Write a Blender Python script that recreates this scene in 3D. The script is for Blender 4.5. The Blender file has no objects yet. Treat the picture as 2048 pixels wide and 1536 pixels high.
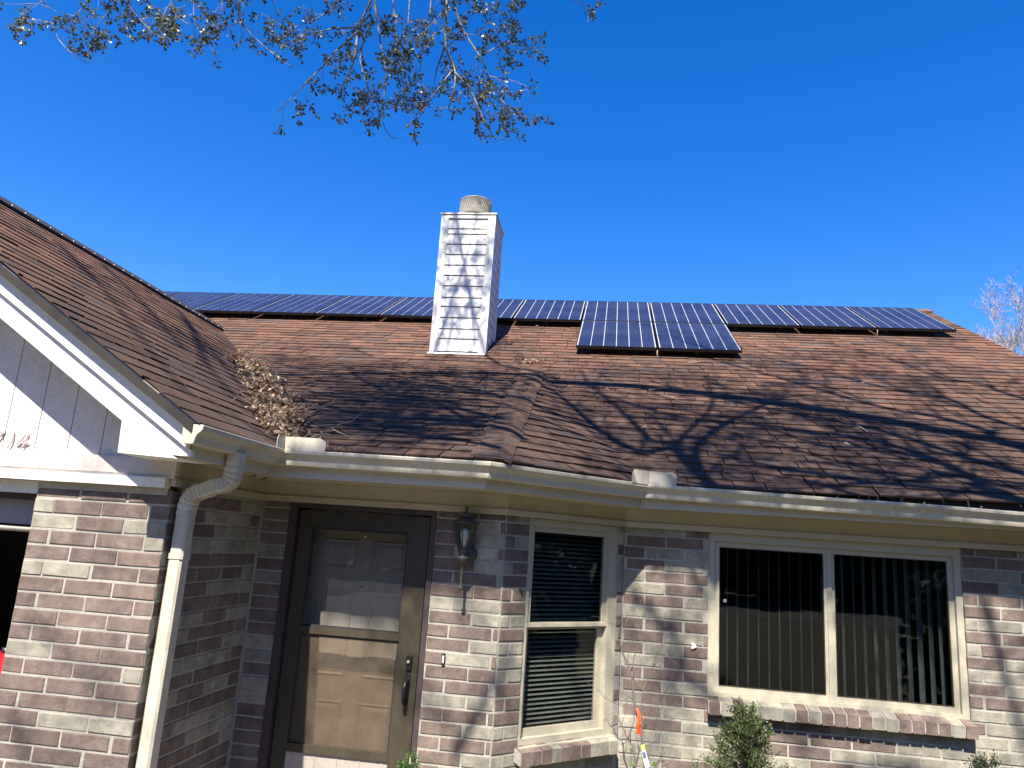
import bpy, math, random
from mathutils import Vector, Matrix, noise
random.seed(7)
R = random.random
U = random.uniform

# ------------------------------------------------------------------ camera
scene = bpy.context.scene
CAM_Z = 1.9
F_PX, PITCH, ROLL, YAW = 1481.09, 0.21479, 0.0676, -0.13894      # pixels at 2048 wide, radians
cF = Vector((math.sin(YAW) * math.cos(PITCH), math.cos(YAW) * math.cos(PITCH), math.sin(PITCH)))
_r = Vector((math.cos(YAW), -math.sin(YAW), 0))
_u = _r.cross(cF)
cR = _r * math.cos(ROLL) + _u * math.sin(ROLL)
cU = -_r * math.sin(ROLL) + _u * math.cos(ROLL)
cam_data = bpy.data.cameras.new('camera')
cam_data.sensor_width = 36
cam_data.lens = 36 * F_PX / 2048
cam_data.clip_start = 0.05
cam_data.clip_end = 3000
cam = bpy.data.objects.new('camera', cam_data)
scene.collection.objects.link(cam)
cam.matrix_world = Matrix(((cR.x, cU.x, -cF.x, 0), (cR.y, cU.y, -cF.y, 0), (cR.z, cU.z, -cF.z, CAM_Z), (0, 0, 0, 1)))
scene.camera = cam

# ------------------------------------------------------------------ light
LDIR = Vector((0.095, 1.0, -1.33)).normalized()                    # the way sunlight travels
SUN_EL = math.asin(-LDIR.z)
SUN_ROT = math.atan2(-LDIR.x, -LDIR.y)
world = bpy.data.worlds.new('World')
scene.world = world
world.use_nodes = True
wn = world.node_tree.nodes
wl = world.node_tree.links
bg = wn['Background']
sky = wn.new('ShaderNodeTexSky')
sky.sky_type = 'NISHITA'
sky.sun_disc = False
sky.sun_elevation = SUN_EL
sky.sun_rotation = SUN_ROT
sky.altitude = 0
sky.air_density = 1.0
sky.dust_density = 0.2
sky.ozone_density = 4.0
hs = wn.new('ShaderNodeHueSaturation')
hs.inputs['Saturation'].default_value = 1.376
hs.inputs['Hue'].default_value = 0.514
wl.new(sky.outputs[0], hs.inputs['Color'])
wl.new(hs.outputs[0], bg.inputs['Color'])
bg.inputs['Strength'].default_value = 0.099
sun_data = bpy.data.lights.new('sun', 'SUN')
sun_data.energy = 5.0
sun_data.angle = math.radians(0.53)
sun_data.color = (1.0, 0.93, 0.82)
sun = bpy.data.objects.new('sun', sun_data)
scene.collection.objects.link(sun)
sun.rotation_euler = LDIR.to_track_quat('-Z', 'Y').to_euler()
sun.location = (-2, -20, 30)
scene.view_settings.view_transform = 'Standard'
scene.view_settings.look = 'None'
scene.view_settings.gamma = 1
scene.view_settings.exposure = 1.35

# ------------------------------------------------------------------ helpers
COL = scene.collection
def proj(p):
    d = Vector(p) - Vector((0, 0, CAM_Z))
    z = d.dot(cF)
    if z < 0.05: return None
    return 1024 + F_PX * d.dot(cR) / z, 768 - F_PX * d.dot(cU) / z
def in_frame(p, pad=0):
    q = proj(p)
    return q is not None and -pad < q[0] < 2048 + pad and -pad < q[1] < 1536 + pad
def ray(x, y): return cF + cR * ((x - 1024) / F_PX) + cU * ((768 - y) / F_PX)
def atY(x, y, Y):
    d = ray(x, y); return Vector((0, 0, CAM_Z)) + d * (Y / d.y)
def atX(x, y, X):
    d = ray(x, y); return Vector((0, 0, CAM_Z)) + d * (X / d.x)
def area_px(pts):
    q = [proj(p) for p in pts]
    if any(v is None for v in q): return 0
    a = 0
    for i in range(len(q)):
        x0, y0 = q[i]; x1, y1 = q[(i + 1) % len(q)]
        a += x0 * y1 - x1 * y0
    return abs(a) / 2

_wloc = {}
def link(o, parent=None):
    COL.objects.link(o)
    if parent is not None:
        o.parent = parent
        if parent.name in _wloc:
            o.matrix_parent_inverse = Matrix.Translation(-_wloc[parent.name])
    return o
def thing(name, loc, label, cat, group=None):
    o = bpy.data.objects.new(name, None)
    o.empty_display_size = 0.2
    COL.objects.link(o)
    o.location = loc
    _wloc[o.name] = Vector(loc)
    return tag(o, label, cat, group)
def tag(o, label=None, cat=None, group=None, kind=None):
    if label: o['label'] = label
    if cat: o['category'] = cat
    if group: o['group'] = group
    if kind: o['kind'] = kind
    return o

class MB:
    """collects faces, builds one mesh object (world coordinates)"""
    def __init__(s): s.v = []; s.f = []; s.sm = []
    def add(s, vs, fs, smooth=False):
        b = len(s.v); s.v.extend([tuple(p) for p in vs])
        for f in fs: s.f.append([b + i for i in f]); s.sm.append(smooth)
        return s
    def box(s, p0, p1):
        x0, y0, z0 = p0; x1, y1, z1 = p1
        vs = [(x0, y0, z0), (x1, y0, z0), (x1, y1, z0), (x0, y1, z0), (x0, y0, z1), (x1, y0, z1), (x1, y1, z1), (x0, y1, z1)]
        return s.add(vs, HEX)
    def hexa(s, vs): return s.add(vs, HEX)
    def prism(s, poly, off):
        """poly: list of 3-D points, extruded by vector off"""
        n = len(poly); off = Vector(off)
        vs = [Vector(p) for p in poly] + [Vector(p) + off for p in poly]
        fs = [list(range(n))[::-1], list(range(n, 2 * n))]
        for i in range(n): fs.append([i, (i + 1) % n, n + (i + 1) % n, n + i])
        return s.add(vs, fs)
    def tube(s, pts, rad, sides=6, cap=True):
        pts = [Vector(p) for p in pts]; n = len(pts)
        if not hasattr(rad, '__len__'): rad = [rad] * n
        rings = []; prev = None
        for i in range(n):
            t = (pts[min(i + 1, n - 1)] - pts[max(i - 1, 0)])
            if t.length < 1e-9: t = Vector((0, 0, 1))
            t.normalize()
            if prev is None:
                a = Vector((0, 0, 1)) if abs(t.z) < .9 else Vector((1, 0, 0))
                nx = t.cross(a).normalized()
            else:
                nx = (prev - t * prev.dot(t))
                nx = nx.normalized() if nx.length > 1e-6 else t.orthogonal().normalized()
            prev = nx; ny = t.cross(nx)
            rings.append([pts[i] + (nx * math.cos(2 * math.pi * k / sides) + ny * math.sin(2 * math.pi * k / sides)) * rad[i] for k in range(sides)])
        vs = [p for r in rings for p in r]; fs = []
        for i in range(n - 1):
            for k in range(sides):
                k2 = (k + 1) % sides
                fs.append([i * sides + k, i * sides + k2, (i + 1) * sides + k2, (i + 1) * sides + k])
        if cap:
            fs.append(list(range(sides))[::-1]); fs.append([(n - 1) * sides + k for k in range(sides)])
        return s.add(vs, fs, True)
    def lathe(s, c, prof, sides=16, axis=Vector((0, 0, 1)), smooth=True):
        """prof: (radius, height) from c along z"""
        c = Vector(c); vs = []; n = len(prof)
        for r, h in prof:
            for k in range(sides):
                a = 2 * math.pi * k / sides
                vs.append(c + Vector((r * math.cos(a), r * math.sin(a), h)))
        fs = []
        for i in range(n - 1):
            for k in range(sides):
                k2 = (k + 1) % sides
                fs.append([i * sides + k, i * sides + k2, (i + 1) * sides + k2, (i + 1) * sides + k])
        return s.add(vs, fs, smooth)
    def build(s, name, mat, parent=None, **tags):
        me = bpy.data.meshes.new(name)
        me.from_pydata(s.v, [], s.f)
        if any(s.sm): me.polygons.foreach_set('use_smooth', s.sm)
        me.materials.append(mat)
        me.update()
        o = bpy.data.objects.new(name, me)
        link(o, parent)
        if tags: tag(o, **tags)
        return o
HEX = [(0, 3, 2, 1), (4, 5, 6, 7), (0, 1, 5, 4), (1, 2, 6, 5), (2, 3, 7, 6), (3, 0, 4, 7)]
def box(name, p0, p1, mat, parent=None, **t): return MB().box(p0, p1).build(name, mat, parent, **t)

class Fr:
    """a vertical wall frame: u along the wall, z up, d outwards"""
    def __init__(s, ox, oy, ux, uy):
        s.o = Vector((ox, oy, 0)); s.u = Vector((ux, uy, 0)).normalized(); s.n = Vector((s.u.y, -s.u.x, 0))
    def p(s, u, z, d=0): return s.o + s.u * u + s.n * d + Vector((0, 0, z))
    def box(s, mb, u0, u1, z0, z1, d0, d1):
        vs = [s.p(u0, z0, d1), s.p(u1, z0, d1), s.p(u1, z0, d0), s.p(u0, z0, d0), s.p(u0, z1, d1), s.p(u1, z1, d1), s.p(u1, z1, d0), s.p(u0, z1, d0)]
        return mb.hexa(vs)

# ------------------------------------------------------------------ materials
def srgb(r, g, b):
    f = lambda c: (c / 255 / 12.92) if c / 255 <= .04045 else ((c / 255 + .055) / 1.055) ** 2.4
    return (f(r), f(g), f(b), 1)
class NT:
    def __init__(s, name):
        s.m = bpy.data.materials.new(name); s.m.use_nodes = True
        s.n = s.m.node_tree.nodes; s.l = s.m.node_tree.links
        s.b = s.n['Principled BSDF']; s.out = s.n['Material Output']
        s.pos = s.n.new('ShaderNodeNewGeometry')
    def noise(s, scale, detail=4, rough=.55, vec=None, dist=0):
        t = s.n.new('ShaderNodeTexNoise'); t.inputs['Scale'].default_value = scale; t.inputs['Detail'].default_value = detail
        t.inputs['Roughness'].default_value = rough; t.inputs['Distortion'].default_value = dist
        s.l.new(vec if vec is not None else s.pos.outputs['Position'], t.inputs['Vector']); return t.outputs['Fac']
    def mapv(s, scale, rot=(0, 0, 0)):
        t = s.n.new('ShaderNodeMapping'); t.inputs['Scale'].default_value = scale; t.inputs['Rotation'].default_value = rot
        s.l.new(s.pos.outputs['Position'], t.inputs['Vector']); return t.outputs['Vector']
    def ramp(s, fac, stops, interp='LINEAR'):
        t = s.n.new('ShaderNodeValToRGB'); t.color_ramp.interpolation = interp
        while len(t.color_ramp.elements) < len(stops): t.color_ramp.elements.new(.5)
        for e, (p, c) in zip(t.color_ramp.elements, stops):
            e.position = p; e.color = c if hasattr(c, '__len__') else (c, c, c, 1)
        s.l.new(fac, t.inputs['Fac']); return t.outputs['Color']
    def mix(s, a, b, fac, mode='MIX'):
        t = s.n.new('ShaderNodeMix'); t.data_type = 'RGBA'; t.blend_type = mode; t.clamp_result = False
        for k, v in ((0, fac), (6, a), (7, b)):
            if hasattr(v, 'is_linked'): s.l.new(v, t.inputs[k])
            else: t.inputs[k].default_value = v
        return t.outputs[2]
    def math(s, op, a, b=0):
        t = s.n.new('ShaderNodeMath'); t.operation = op
        for k, v in ((0, a), (1, b)):
            if hasattr(v, 'is_linked'): s.l.new(v, t.inputs[k])
            else: t.inputs[k].default_value = v
        return t.outputs[0]
    def rnd(s):
        oi = s.n.new('ShaderNodeObjectInfo')
        return s.math('FRACT', s.math('ADD', s.math('MULTIPLY', oi.outputs['Random'], 1.7), s.pos.outputs['Random Per Island']))
    def bump(s, h, strength, dist):
        t = s.n.new('ShaderNodeBump'); t.inputs['Strength'].default_value = strength; t.inputs['Distance'].default_value = dist
        s.l.new(h, t.inputs['Height']); s.l.new(t.outputs[0], s.b.inputs['Normal'])
    def col(s, c):
        if hasattr(c, 'is_linked'): s.l.new(c, s.b.inputs['Base Color'])
        else: s.b.inputs['Base Color'].default_value = c
    def set(s, **k):
        for a, v in k.items():
            i = s.b.inputs[{'rough': 'Roughness', 'metal': 'Metallic', 'coat': 'Coat Weight', 'coat_rough': 'Coat Roughness', 'spec': 'Specular IOR Level', 'trans': 'Transmission Weight'}[a]]
            if hasattr(v, 'is_linked'): s.l.new(v, i)
            else: i.default_value = v
        return s
M = {}
def lin(*c): return (*c, 1)
def brick_mat(name, stops, speck):
    t = NT(name); base = t.ramp(t.rnd(), stops)
    sp = t.noise(230, 3, .75); blot = t.noise(14, 4, .6); stain = t.noise(2.3, 3)
    c = t.mix(base, speck, t.ramp(sp, [(.55, 0.), (.72, .55)]))
    c = t.mix(c, lin(.03, .025, .023), t.ramp(sp, [(.30, .45), (.44, 0.)]))
    c = t.mix(c, t.ramp(blot, [(.3, .72), (.7, 1.18)]), 1., 'MULTIPLY')
    c = t.mix(c, lin(.5, .48, .44), t.ramp(t.noise(9, 6, .7), [(.62, 0.), (.8, .35)]))
    c = t.mix(c, t.ramp(t.noise(4, 5, .6, vec=t.mapv((2.2, 2.2, .3))), [(.32, .80), (.6, 1.06)]), 1., 'MULTIPLY')
    t.col(t.mix(c, t.ramp(stain, [(.35, .85), (.65, 1.1)]), 1., 'MULTIPLY')); t.set(rough=.95, spec=.2)
    t.bump(t.math('ADD', sp, t.math('MULTIPLY', blot, 2.)), .8, .006)
    return t.m
M['brick_brown'] = brick_mat('brown_brick', [(0., lin(.155, .115, .098)), (.35, lin(.205, .152, .127)), (.7, lin(.178, .133, .117)), (1., lin(.23, .172, .141))], lin(.46, .38, .33))
M['brick_grey'] = brick_mat('grey_brick', [(0., lin(.28, .262, .21)), (.5, lin(.335, .31, .247)), (1., lin(.375, .345, .275))], lin(.5, .48, .40))
t = NT('mortar'); n1 = t.noise(60, 5, .65); t.col(t.mix(t.ramp(n1, [(.3, lin(.29, .275, .235)), (.7, lin(.43, .405, .345))]), t.ramp(t.noise(3), [(.3, .8), (.7, 1.1)]), 1., 'MULTIPLY'))
t.set(rough=.97, spec=.1); t.bump(n1, .6, .006); M['mortar'] = t.m

t = NT('shingle'); rr = t.rnd()
base = t.ramp(rr, [(0., lin(.082, .047, .034)), (.18, lin(.112, .060, .041)), (.36, lin(.132, .069, .045)), (.55, lin(.098, .054, .038)), (.72, lin(.145, .074, .047)), (.85, lin(.084, .058, .049)), (.93, lin(.12, .063, .042))], 'CONSTANT')
g = t.noise(260, 3, .75); bl = t.noise(5, 4, .6)
c = t.mix(base, t.ramp(g, [(.3, .5), (.72, 1.7)]), 1., 'MULTIPLY')
c = t.mix(c, t.ramp(bl, [(.3, .75), (.7, 1.2)]), 1., 'MULTIPLY')
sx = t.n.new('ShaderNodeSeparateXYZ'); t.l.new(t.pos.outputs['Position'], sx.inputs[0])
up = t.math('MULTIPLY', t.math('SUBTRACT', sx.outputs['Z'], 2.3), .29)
low_dark = t.ramp(t.math('SUBTRACT', t.noise(.8, 5, .62, vec=t.mapv((.45, 1, 1.2))), t.math('SUBTRACT', up, .28)), [(.26, 0.), (.60, .70)])  # blotchy mask that darkens the shingles towards the eaves
c = t.mix(c, t.mix(lin(.048, .032, .025), t.ramp(g, [(.3, .5), (.72, 1.7)]), 1., 'MULTIPLY'), low_dark)
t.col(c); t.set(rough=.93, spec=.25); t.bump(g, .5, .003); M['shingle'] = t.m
t = NT('roof_deck_felt'); t.col(lin(.03, .025, .022)); t.set(rough=.95); M['felt'] = t.m

def paint(name, col, dirt, dirt_amt=.5, rough=.55, peel=None, streak=False, bumpy=.15):
    t = NT(name)
    n1 = t.noise(3.5, 6, .62); n2 = t.noise(34, 5, .6)
    c = t.mix(col, dirt, t.ramp(n1, [(.48, 0.), (.75, dirt_amt)]))
    c = t.mix(c, t.ramp(n2, [(.3, .9), (.7, 1.06)]), 1., 'MULTIPLY')
    if streak:
        s_ = t.noise(7, 4, .6, vec=t.mapv((6, 6, .5)))
        c = t.mix(c, dirt, t.ramp(s_, [(.55, 0.), (.78, .45)]))
    if peel:
        p = t.noise(11, 8, .72, dist=.3)
        c = t.mix(c, peel, t.ramp(p, [(.68, 0.), (.705, .8)]))
    t.col(c); t.set(rough=rough, spec=.35)
    grain = t.noise(22, 5, .6, vec=t.mapv((1.2, 1.2, 14)))
    t.bump(t.math('ADD', n2, grain), bumpy, .003)
    return t.m
M['white_paint'] = paint('weathered_white_paint', lin(.74, .72, .67), lin(.42, .38, .34), .45, peel=lin(.38, .29, .22))
M['siding'] = paint('pinkish_white_siding', lin(.66, .60, .56), lin(.45, .38, .34), .5, peel=lin(.40, .27, .2), streak=True)
M['skirt'] = paint('bare_weathered_trim', lin(.54, .49, .46), lin(.33, .28, .26), .7, streak=False, peel=lin(.30, .24, .2), bumpy=.4)
M['cream'] = paint('cream_trim_paint', lin(.47, .42, .32), lin(.33, .28, .2), .4, peel=lin(.24, .19, .13))
M['fascia'] = paint('fascia_paint', lin(.50, .465, .40), lin(.36, .31, .25), .4, peel=lin(.22, .18, .14))
M['gutter'] = paint('gutter_enamel', lin(.53, .485, .385), lin(.32, .275, .195), .55, rough=.42, streak=True, bumpy=.05)
M['vinyl'] = paint('almond_window_vinyl', lin(.43, .395, .30), lin(.40, .35, .26), .35, rough=.4, bumpy=.04)
M['chimney'] = paint('chimney_white_siding', lin(.76, .75, .71), lin(.5, .46, .42), .35, peel=lin(.5, .42, .36))
M['door'] = paint('taupe_door_paint', lin(.37, .325, .285), lin(.2, .17, .14), .4, rough=.5, bumpy=.1)
M['brown_frame'] = paint('purple_brown_frame_paint', lin(.062, .042, .044), lin(.03, .024, .024), .6, rough=.5)
M['storm'] = paint('weathered_bronze_aluminium', lin(.055, .044, .028), lin(.018, .015, .012), .85, rough=.5, streak=True, bumpy=.05)
M['grey_panel'] = paint('grey_garage_door_paint', lin(.26, .25, .27), lin(.16, .15, .16), .4)
def simple(name, col, rough=.5, metal=0., **k):
    t = NT(name); n1 = t.noise(25, 4)
    t.col(t.mix(col, t.ramp(n1, [(.3, .8), (.7, 1.15)]), 1., 'MULTIPLY')); t.set(rough=rough, metal=metal, **k); return t.m
M['black_metal'] = simple('black_metal', lin(.018, .018, .02), .42, .3)
M['dark_bronze'] = simple('dark_bronze', lin(.085, .08, .07), .6, .3)
M['galv'] = simple('galvanised_steel', lin(.46, .43, .37), .5, .75)
M['rust_galv'] = paint('stained_steel', lin(.215, .205, .185), lin(.16, .115, .075), .8, rough=.6)
M['white_plastic'] = simple('white_plastic', lin(.75, .75, .73), .4)
M['bulb'] = simple('frosted_bulb', lin(.8, .82, .82), .3)
M['blind'] = simple('blind_slat', lin(.17, .18, .155), .55)
M['vblind'] = simple('vertical_blind_slat', lin(.095, .115, .115), .6)
M['room'] = simple('dark_room', lin(.05, .045, .042), .9)
M['black_rubber'] = simple('black_ridge_vent', lin(.02, .018, .018), .8)
M['sapling'] = simple('sapling_bark', lin(.15, .125, .105), .8)
M['orange'] = simple('orange_ribbon', lin(.75, .07, .015), .4)
M['red'] = simple('red_plastic', lin(.6, .02, .02), .35)
M['tag'] = simple('plant_tag', lin(.55, .55, .5), .4)
M['tag_blue'] = simple('plant_tag_print', lin(.10, .16, .28), .4)
M['tag_yellow'] = simple('plant_tag_top', lin(.6, .5, .12), .4)
M['concrete'] = simple('concrete', lin(.17, .155, .13), .9)
M['asphalt'] = simple('asphalt', lin(.055, .054, .052), .9)
M['backsheet'] = simple('panel_white_grid', lin(.42, .45, .47), .35, 0.)
t = NT('solar_cell'); sl = t.n.new('ShaderNodeTexWave'); sl.wave_type = 'BANDS'; sl.bands_direction = 'X'; sl.inputs['Scale'].default_value = 8
cc = t.mix(lin(.016, .019, .042), lin(.026, .030, .058), t.ramp(t.noise(2.2, 2), [(.35, 0.), (.65, 1.)]))
t.col(cc); t.set(rough=.22, spec=.5); t.b.inputs['IOR'].default_value = 1.22; M['cell'] = t.m
t = NT('glass')
tr = t.n.new('ShaderNodeBsdfTransparent'); tr.inputs[0].default_value = (.86, .87, .865, 1)
gl = t.n.new('ShaderNodeBsdfGlossy'); gl.inputs['Roughness'].default_value = .015
fr = t.n.new('ShaderNodeFresnel'); t.l.new(t.math('SUBTRACT', 1.5, t.math('MULTIPLY', t.pos.outputs['Backfacing'], 1.5 - 1 / 1.5)), fr.inputs['IOR'])
mx = t.n.new('ShaderNodeMixShader')
t.l.new(fr.outputs[0], mx.inputs[0]); t.l.new(tr.outputs[0], mx.inputs[1]); t.l.new(gl.outputs[0], mx.inputs[2]); t.l.new(mx.outputs[0], t.out.inputs[0])
M['glass'] = t.m
t = NT('dusty_glass')
tr = t.n.new('ShaderNodeBsdfTransparent'); tr.inputs[0].default_value = (.70, .66, .60, 1)
gl = t.n.new('ShaderNodeBsdfGlossy'); gl.inputs['Roughness'].default_value = .03
df = t.n.new('ShaderNodeBsdfDiffuse'); df.inputs[0].default_value = (.34, .27, .20, 1)
fr = t.n.new('ShaderNodeFresnel'); t.l.new(t.math('SUBTRACT', 1.5, t.math('MULTIPLY', t.pos.outputs['Backfacing'], 1.5 - 1 / 1.5)), fr.inputs['IOR'])
m0 = t.n.new('ShaderNodeMixShader'); t.l.new(t.ramp(t.noise(5, 6, .65), [(.3, .06), (.75, .20)]), m0.inputs[0]); t.l.new(tr.outputs[0], m0.inputs[1]); t.l.new(df.outputs[0], m0.inputs[2])
mx = t.n.new('ShaderNodeMixShader')
t.l.new(fr.outputs[0], mx.inputs[0]); t.l.new(m0.outputs[0], mx.inputs[1]); t.l.new(gl.outputs[0], mx.inputs[2]); t.l.new(mx.outputs[0], t.out.inputs[0])
M['dusty_glass'] = t.m
t = NT('bark'); n1 = t.noise(30, 5, .65); t.col(t.ramp(n1, [(.3, lin(.13, .115, .10)), (.7, lin(.33, .30, .27))])); t.set(rough=.9); M['bark'] = t.m
t = NT('pale_bark'); n1 = t.noise(3, 5, .65); t.col(t.ramp(n1, [(.35, lin(.14, .11, .09)), (.5, lin(.36, .31, .28)), (.8, lin(.50, .44, .40))])); t.set(rough=.9); M['pale_bark'] = t.m
t = NT('twig_bark'); t.col(t.ramp(t.noise(8), [(.3, lin(.22, .16, .11)), (.7, lin(.40, .31, .23))])); t.set(rough=.9); M['twig'] = t.m
def leaf_mat(name, stops, trans):
    t = NT(name); c = t.ramp(t.rnd(), stops); t.col(c); t.set(rough=.38, spec=.5)
    tl = t.n.new('ShaderNodeBsdfTranslucent'); t.l.new(c, tl.inputs[0])
    ms = t.n.new('ShaderNodeMixShader'); ms.inputs[0].default_value = trans
    t.l.new(t.b.outputs[0], ms.inputs[1]); t.l.new(tl.outputs[0], ms.inputs[2]); t.l.new(ms.outputs[0], t.out.inputs[0]); return t.m
M['leaf'] = leaf_mat('oak_leaf', [(0., lin(.06, .074, .028)), (.5, lin(.10, .114, .046)), (.94, lin(.15, .16, .075)), (.98, lin(.18, .14, .04)), (1., lin(.26, .10, .03))], .25)
M['juniper'] = leaf_mat('juniper_leaf', [(0., lin(.045, .075, .03)), (.5, lin(.085, .12, .042)), (1., lin(.16, .19, .06))], .2)
M['dark_juniper'] = leaf_mat('dark_shrub_leaf', [(0., lin(.03, .045, .025)), (1., lin(.09, .10, .05))], .2)
M['shrub'] = leaf_mat('green_leaf', [(0., lin(.05, .11, .03)), (1., lin(.12, .2, .05))], .3)
M['dry'] = leaf_mat('dry_leaf', [(0., lin(.045, .026, .016)), (.3, lin(.13, .075, .042)), (.55, lin(.28, .175, .10)), (1., lin(.45, .32, .20))], .15)
M['far_leaf'] = leaf_mat('far_leaf', [(0., lin(.03, .045, .02)), (1., lin(.07, .08, .04))], .1)
t = NT('winter_grass'); t.col(t.ramp(t.noise(1.5, 8, .7), [(.35, lin(.042, .045, .016)), (.65, lin(.085, .072, .03))])); t.set(rough=.95); M['grass'] = t.m

# ------------------------------------------------------------------ setting
H_ = dict(kind='structure')
box('ground', (-400, -400, -.4), (400, 400, -.02), M['grass'], **H_)
box('driveway', (-8.4, -16, -.2), (-3.2, 3.7, .0), M['concrete'], **H_)
box('walkway', (-3.19, 1.9, -.2), (.2, 3.1, .004), M['concrete'], **H_)
box('porch_slab', (-2.38, 3.11, -.2), (-.7, 4.95, .10), M['concrete'], **H_)
box('street', (-200, -25, -.2), (200, -16.01, -.012), M['asphalt'], **H_)

# ------------------------------------------------------------------ house frame
YG, XG0, XG1, YP = 3.845, -3.196, -2.387, 4.964
XDL, XDR, XA, YR, XB, XWL, XWR = -2.181, -1.143, -.669, 5.756, .127, .745, 2.496
XE_R = 4.50                                  # right end wall of the house
ZF = 2.097                                   # bottom of the frieze boards
house = thing('house', (-1.5, 8, 0), 'single-storey brick house with brown shingle roof and attached front-gabled garage', 'house')
frG = Fr(0, YG, 1, 0); frP = Fr(0, YP, 1, 0); frR = Fr(0, YR, 1, 0)
frS = Fr(XG1, YG, 0, 1)                      # garage side wall, u = distance back from the corner
frD = Fr(XA, YP, XB - XA, YR - YP)           # angled wall beside the door
LD = math.hypot(XB - XA, YR - YP)
TH = .10; MR = .0045                          # veneer thickness, mortar recess
def slabs(fr, u0, u1, z0, z1, holes, name):
    """a mortar wall with rectangular holes, built from butted boxes"""
    mb = MB(); us = sorted({u0, u1, *[h[0] for h in holes], *[h[1] for h in holes]})
    for a, b in zip(us, us[1:]):
        z = z0
        for h in sorted([h for h in holes if h[0] <= a and h[1] >= b], key=lambda h: h[2]):
            if h[2] > z: fr.box(mb, a, b, z, h[2], -TH, -MR)
            z = h[3]
        if z < z1: fr.box(mb, a, b, z, z1, -TH, -MR)
    return mb.build(name, M['mortar'], house)
ZT = 2.26
BW = (.205, 1.062, .62, 2.10)                # bay window opening in angled-wall coordinates
DOOR = (XDL, XDR, .10, 2.095)
BIG = (XWL, XWR, .925, 2.095)
w_g = slabs(frG, XG0, XG1, -.1, 2.07, [], 'wall')
w_s = slabs(frS, .1, YP - YG + .006, -.1, ZT, [], 'wall')
w_p = slabs(frP, XG1 - .0065, XA, -.1, ZT, [DOOR], 'wall')
w_d = slabs(frD, .0, LD, -.1, ZT, [BW], 'wall')
w_r = slabs(frR, XB, XE_R, -.1, ZT, [BIG], 'wall')
for o, l in ((w_g, 'narrow sunlit brick pier beside the garage opening'), (w_s, 'shaded brick side wall of the garage'), (w_p, 'brick wall around the front door'), (w_d, 'angled brick wall holding the narrow window'), (w_r, 'brick wall around the wide window')): o['label'] = l

# bricks ------------------------------------------------------------
BL, BH, JT = .287, .0847, .0125
brick_list = []                              # (fr, u0, u1, z0, z1, grey, parent, proud)
def add_bricks(fr, u0, u1, zref, zlo, zhi, holes, phase, parent, pats=None, grey=.3, single=False):
    k0 = math.floor((zlo - zref) / BH); k1 = math.ceil((zhi - zref) / BH)
    for k in range(k1, k0 - 1, -1):
        a, b = zref + k * BH + JT / 2, zref + (k + 1) * BH - JT / 2
        a, b = max(a, zlo), min(b, zhi)
        if b - a < .02: continue
        off = phase if (k % 2 == 0) else phase + .5
        i0 = math.floor((u0 - off * BL) / BL)
        run = 0; idx = 0
        for i in range(i0, i0 + 60):
            p, q = (i + off) * BL + JT / 2, (i + 1 + off) * BL - JT / 2
            p += U(-.006, .006); q += U(-.006, .006)
            p, q = max(p, u0), min(q, u1)
            if single: p, q = u0, u1
            segs = [(p, q)]
            for h in holes:
                if h[2] < b - .02 and h[3] > a + .02:
                    ns = []
                    for s0, s1 in segs:
                        if s1 <= h[0] or s0 >= h[1]: ns.append((s0, s1)); continue
                        if s0 < h[0]: ns.append((s0, h[0] - .001))
                        if s1 > h[1]: ns.append((h[1] + .001, s1))
                    segs = ns
            for s0, s1 in segs:
                if s1 - s0 < .025: continue
                if pats and k in pats and idx < len(pats[k]): gr = pats[k][idx] == 'G'
                else:
                    gr = R() < (.62 if run else grey * .8)
                run = gr; idx += 1
                brick_list.append((fr, s0, s1, a, b, gr, parent))
            if q >= u1: break
ZG0 = 1.5681
rows = ['BBBB', 'GBBB', 'GBGB', 'BBB', 'BBBG', 'GGB', 'BBBB', 'BBB', 'BBBB', 'BBB', 'GBBG', 'BBB', 'BBBB', 'BBB', 'BGGB', 'BBB', 'BBBB', 'BBGB']
k_top = math.floor((2.04 - ZG0) / BH)
add_bricks(frG, XG0, XG1, ZG0, .0, 2.045, [], .30, w_g, {k_top - i: r for i, r in enumerate(rows)})
add_bricks(frS, .005, YP - YG - .012, ZG0, .0, 2.10, [], .36, w_s, None, .26)
add_bricks(frP, XG1 + .014, XDL - .001, 2.0515, .0, 2.10, [], 0, w_p, None, .3, True)
add_bricks(frP, XDR + .001, XA - .006, 2.0515, .0, 2.10, [], .02, w_p, None, .36)
add_bricks(frD, .006, LD - .004, 2.0515, .0, 2.10, [(BW[0], BW[1], BW[2] - .012, 2.2)], .3, w_d, None, .38)
add_bricks(frR, XB + .006, XE_R, 1.534, .0, 2.10, [(XWL, XWR, .84, 2.2)], .0, w_r, None, .46)
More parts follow.
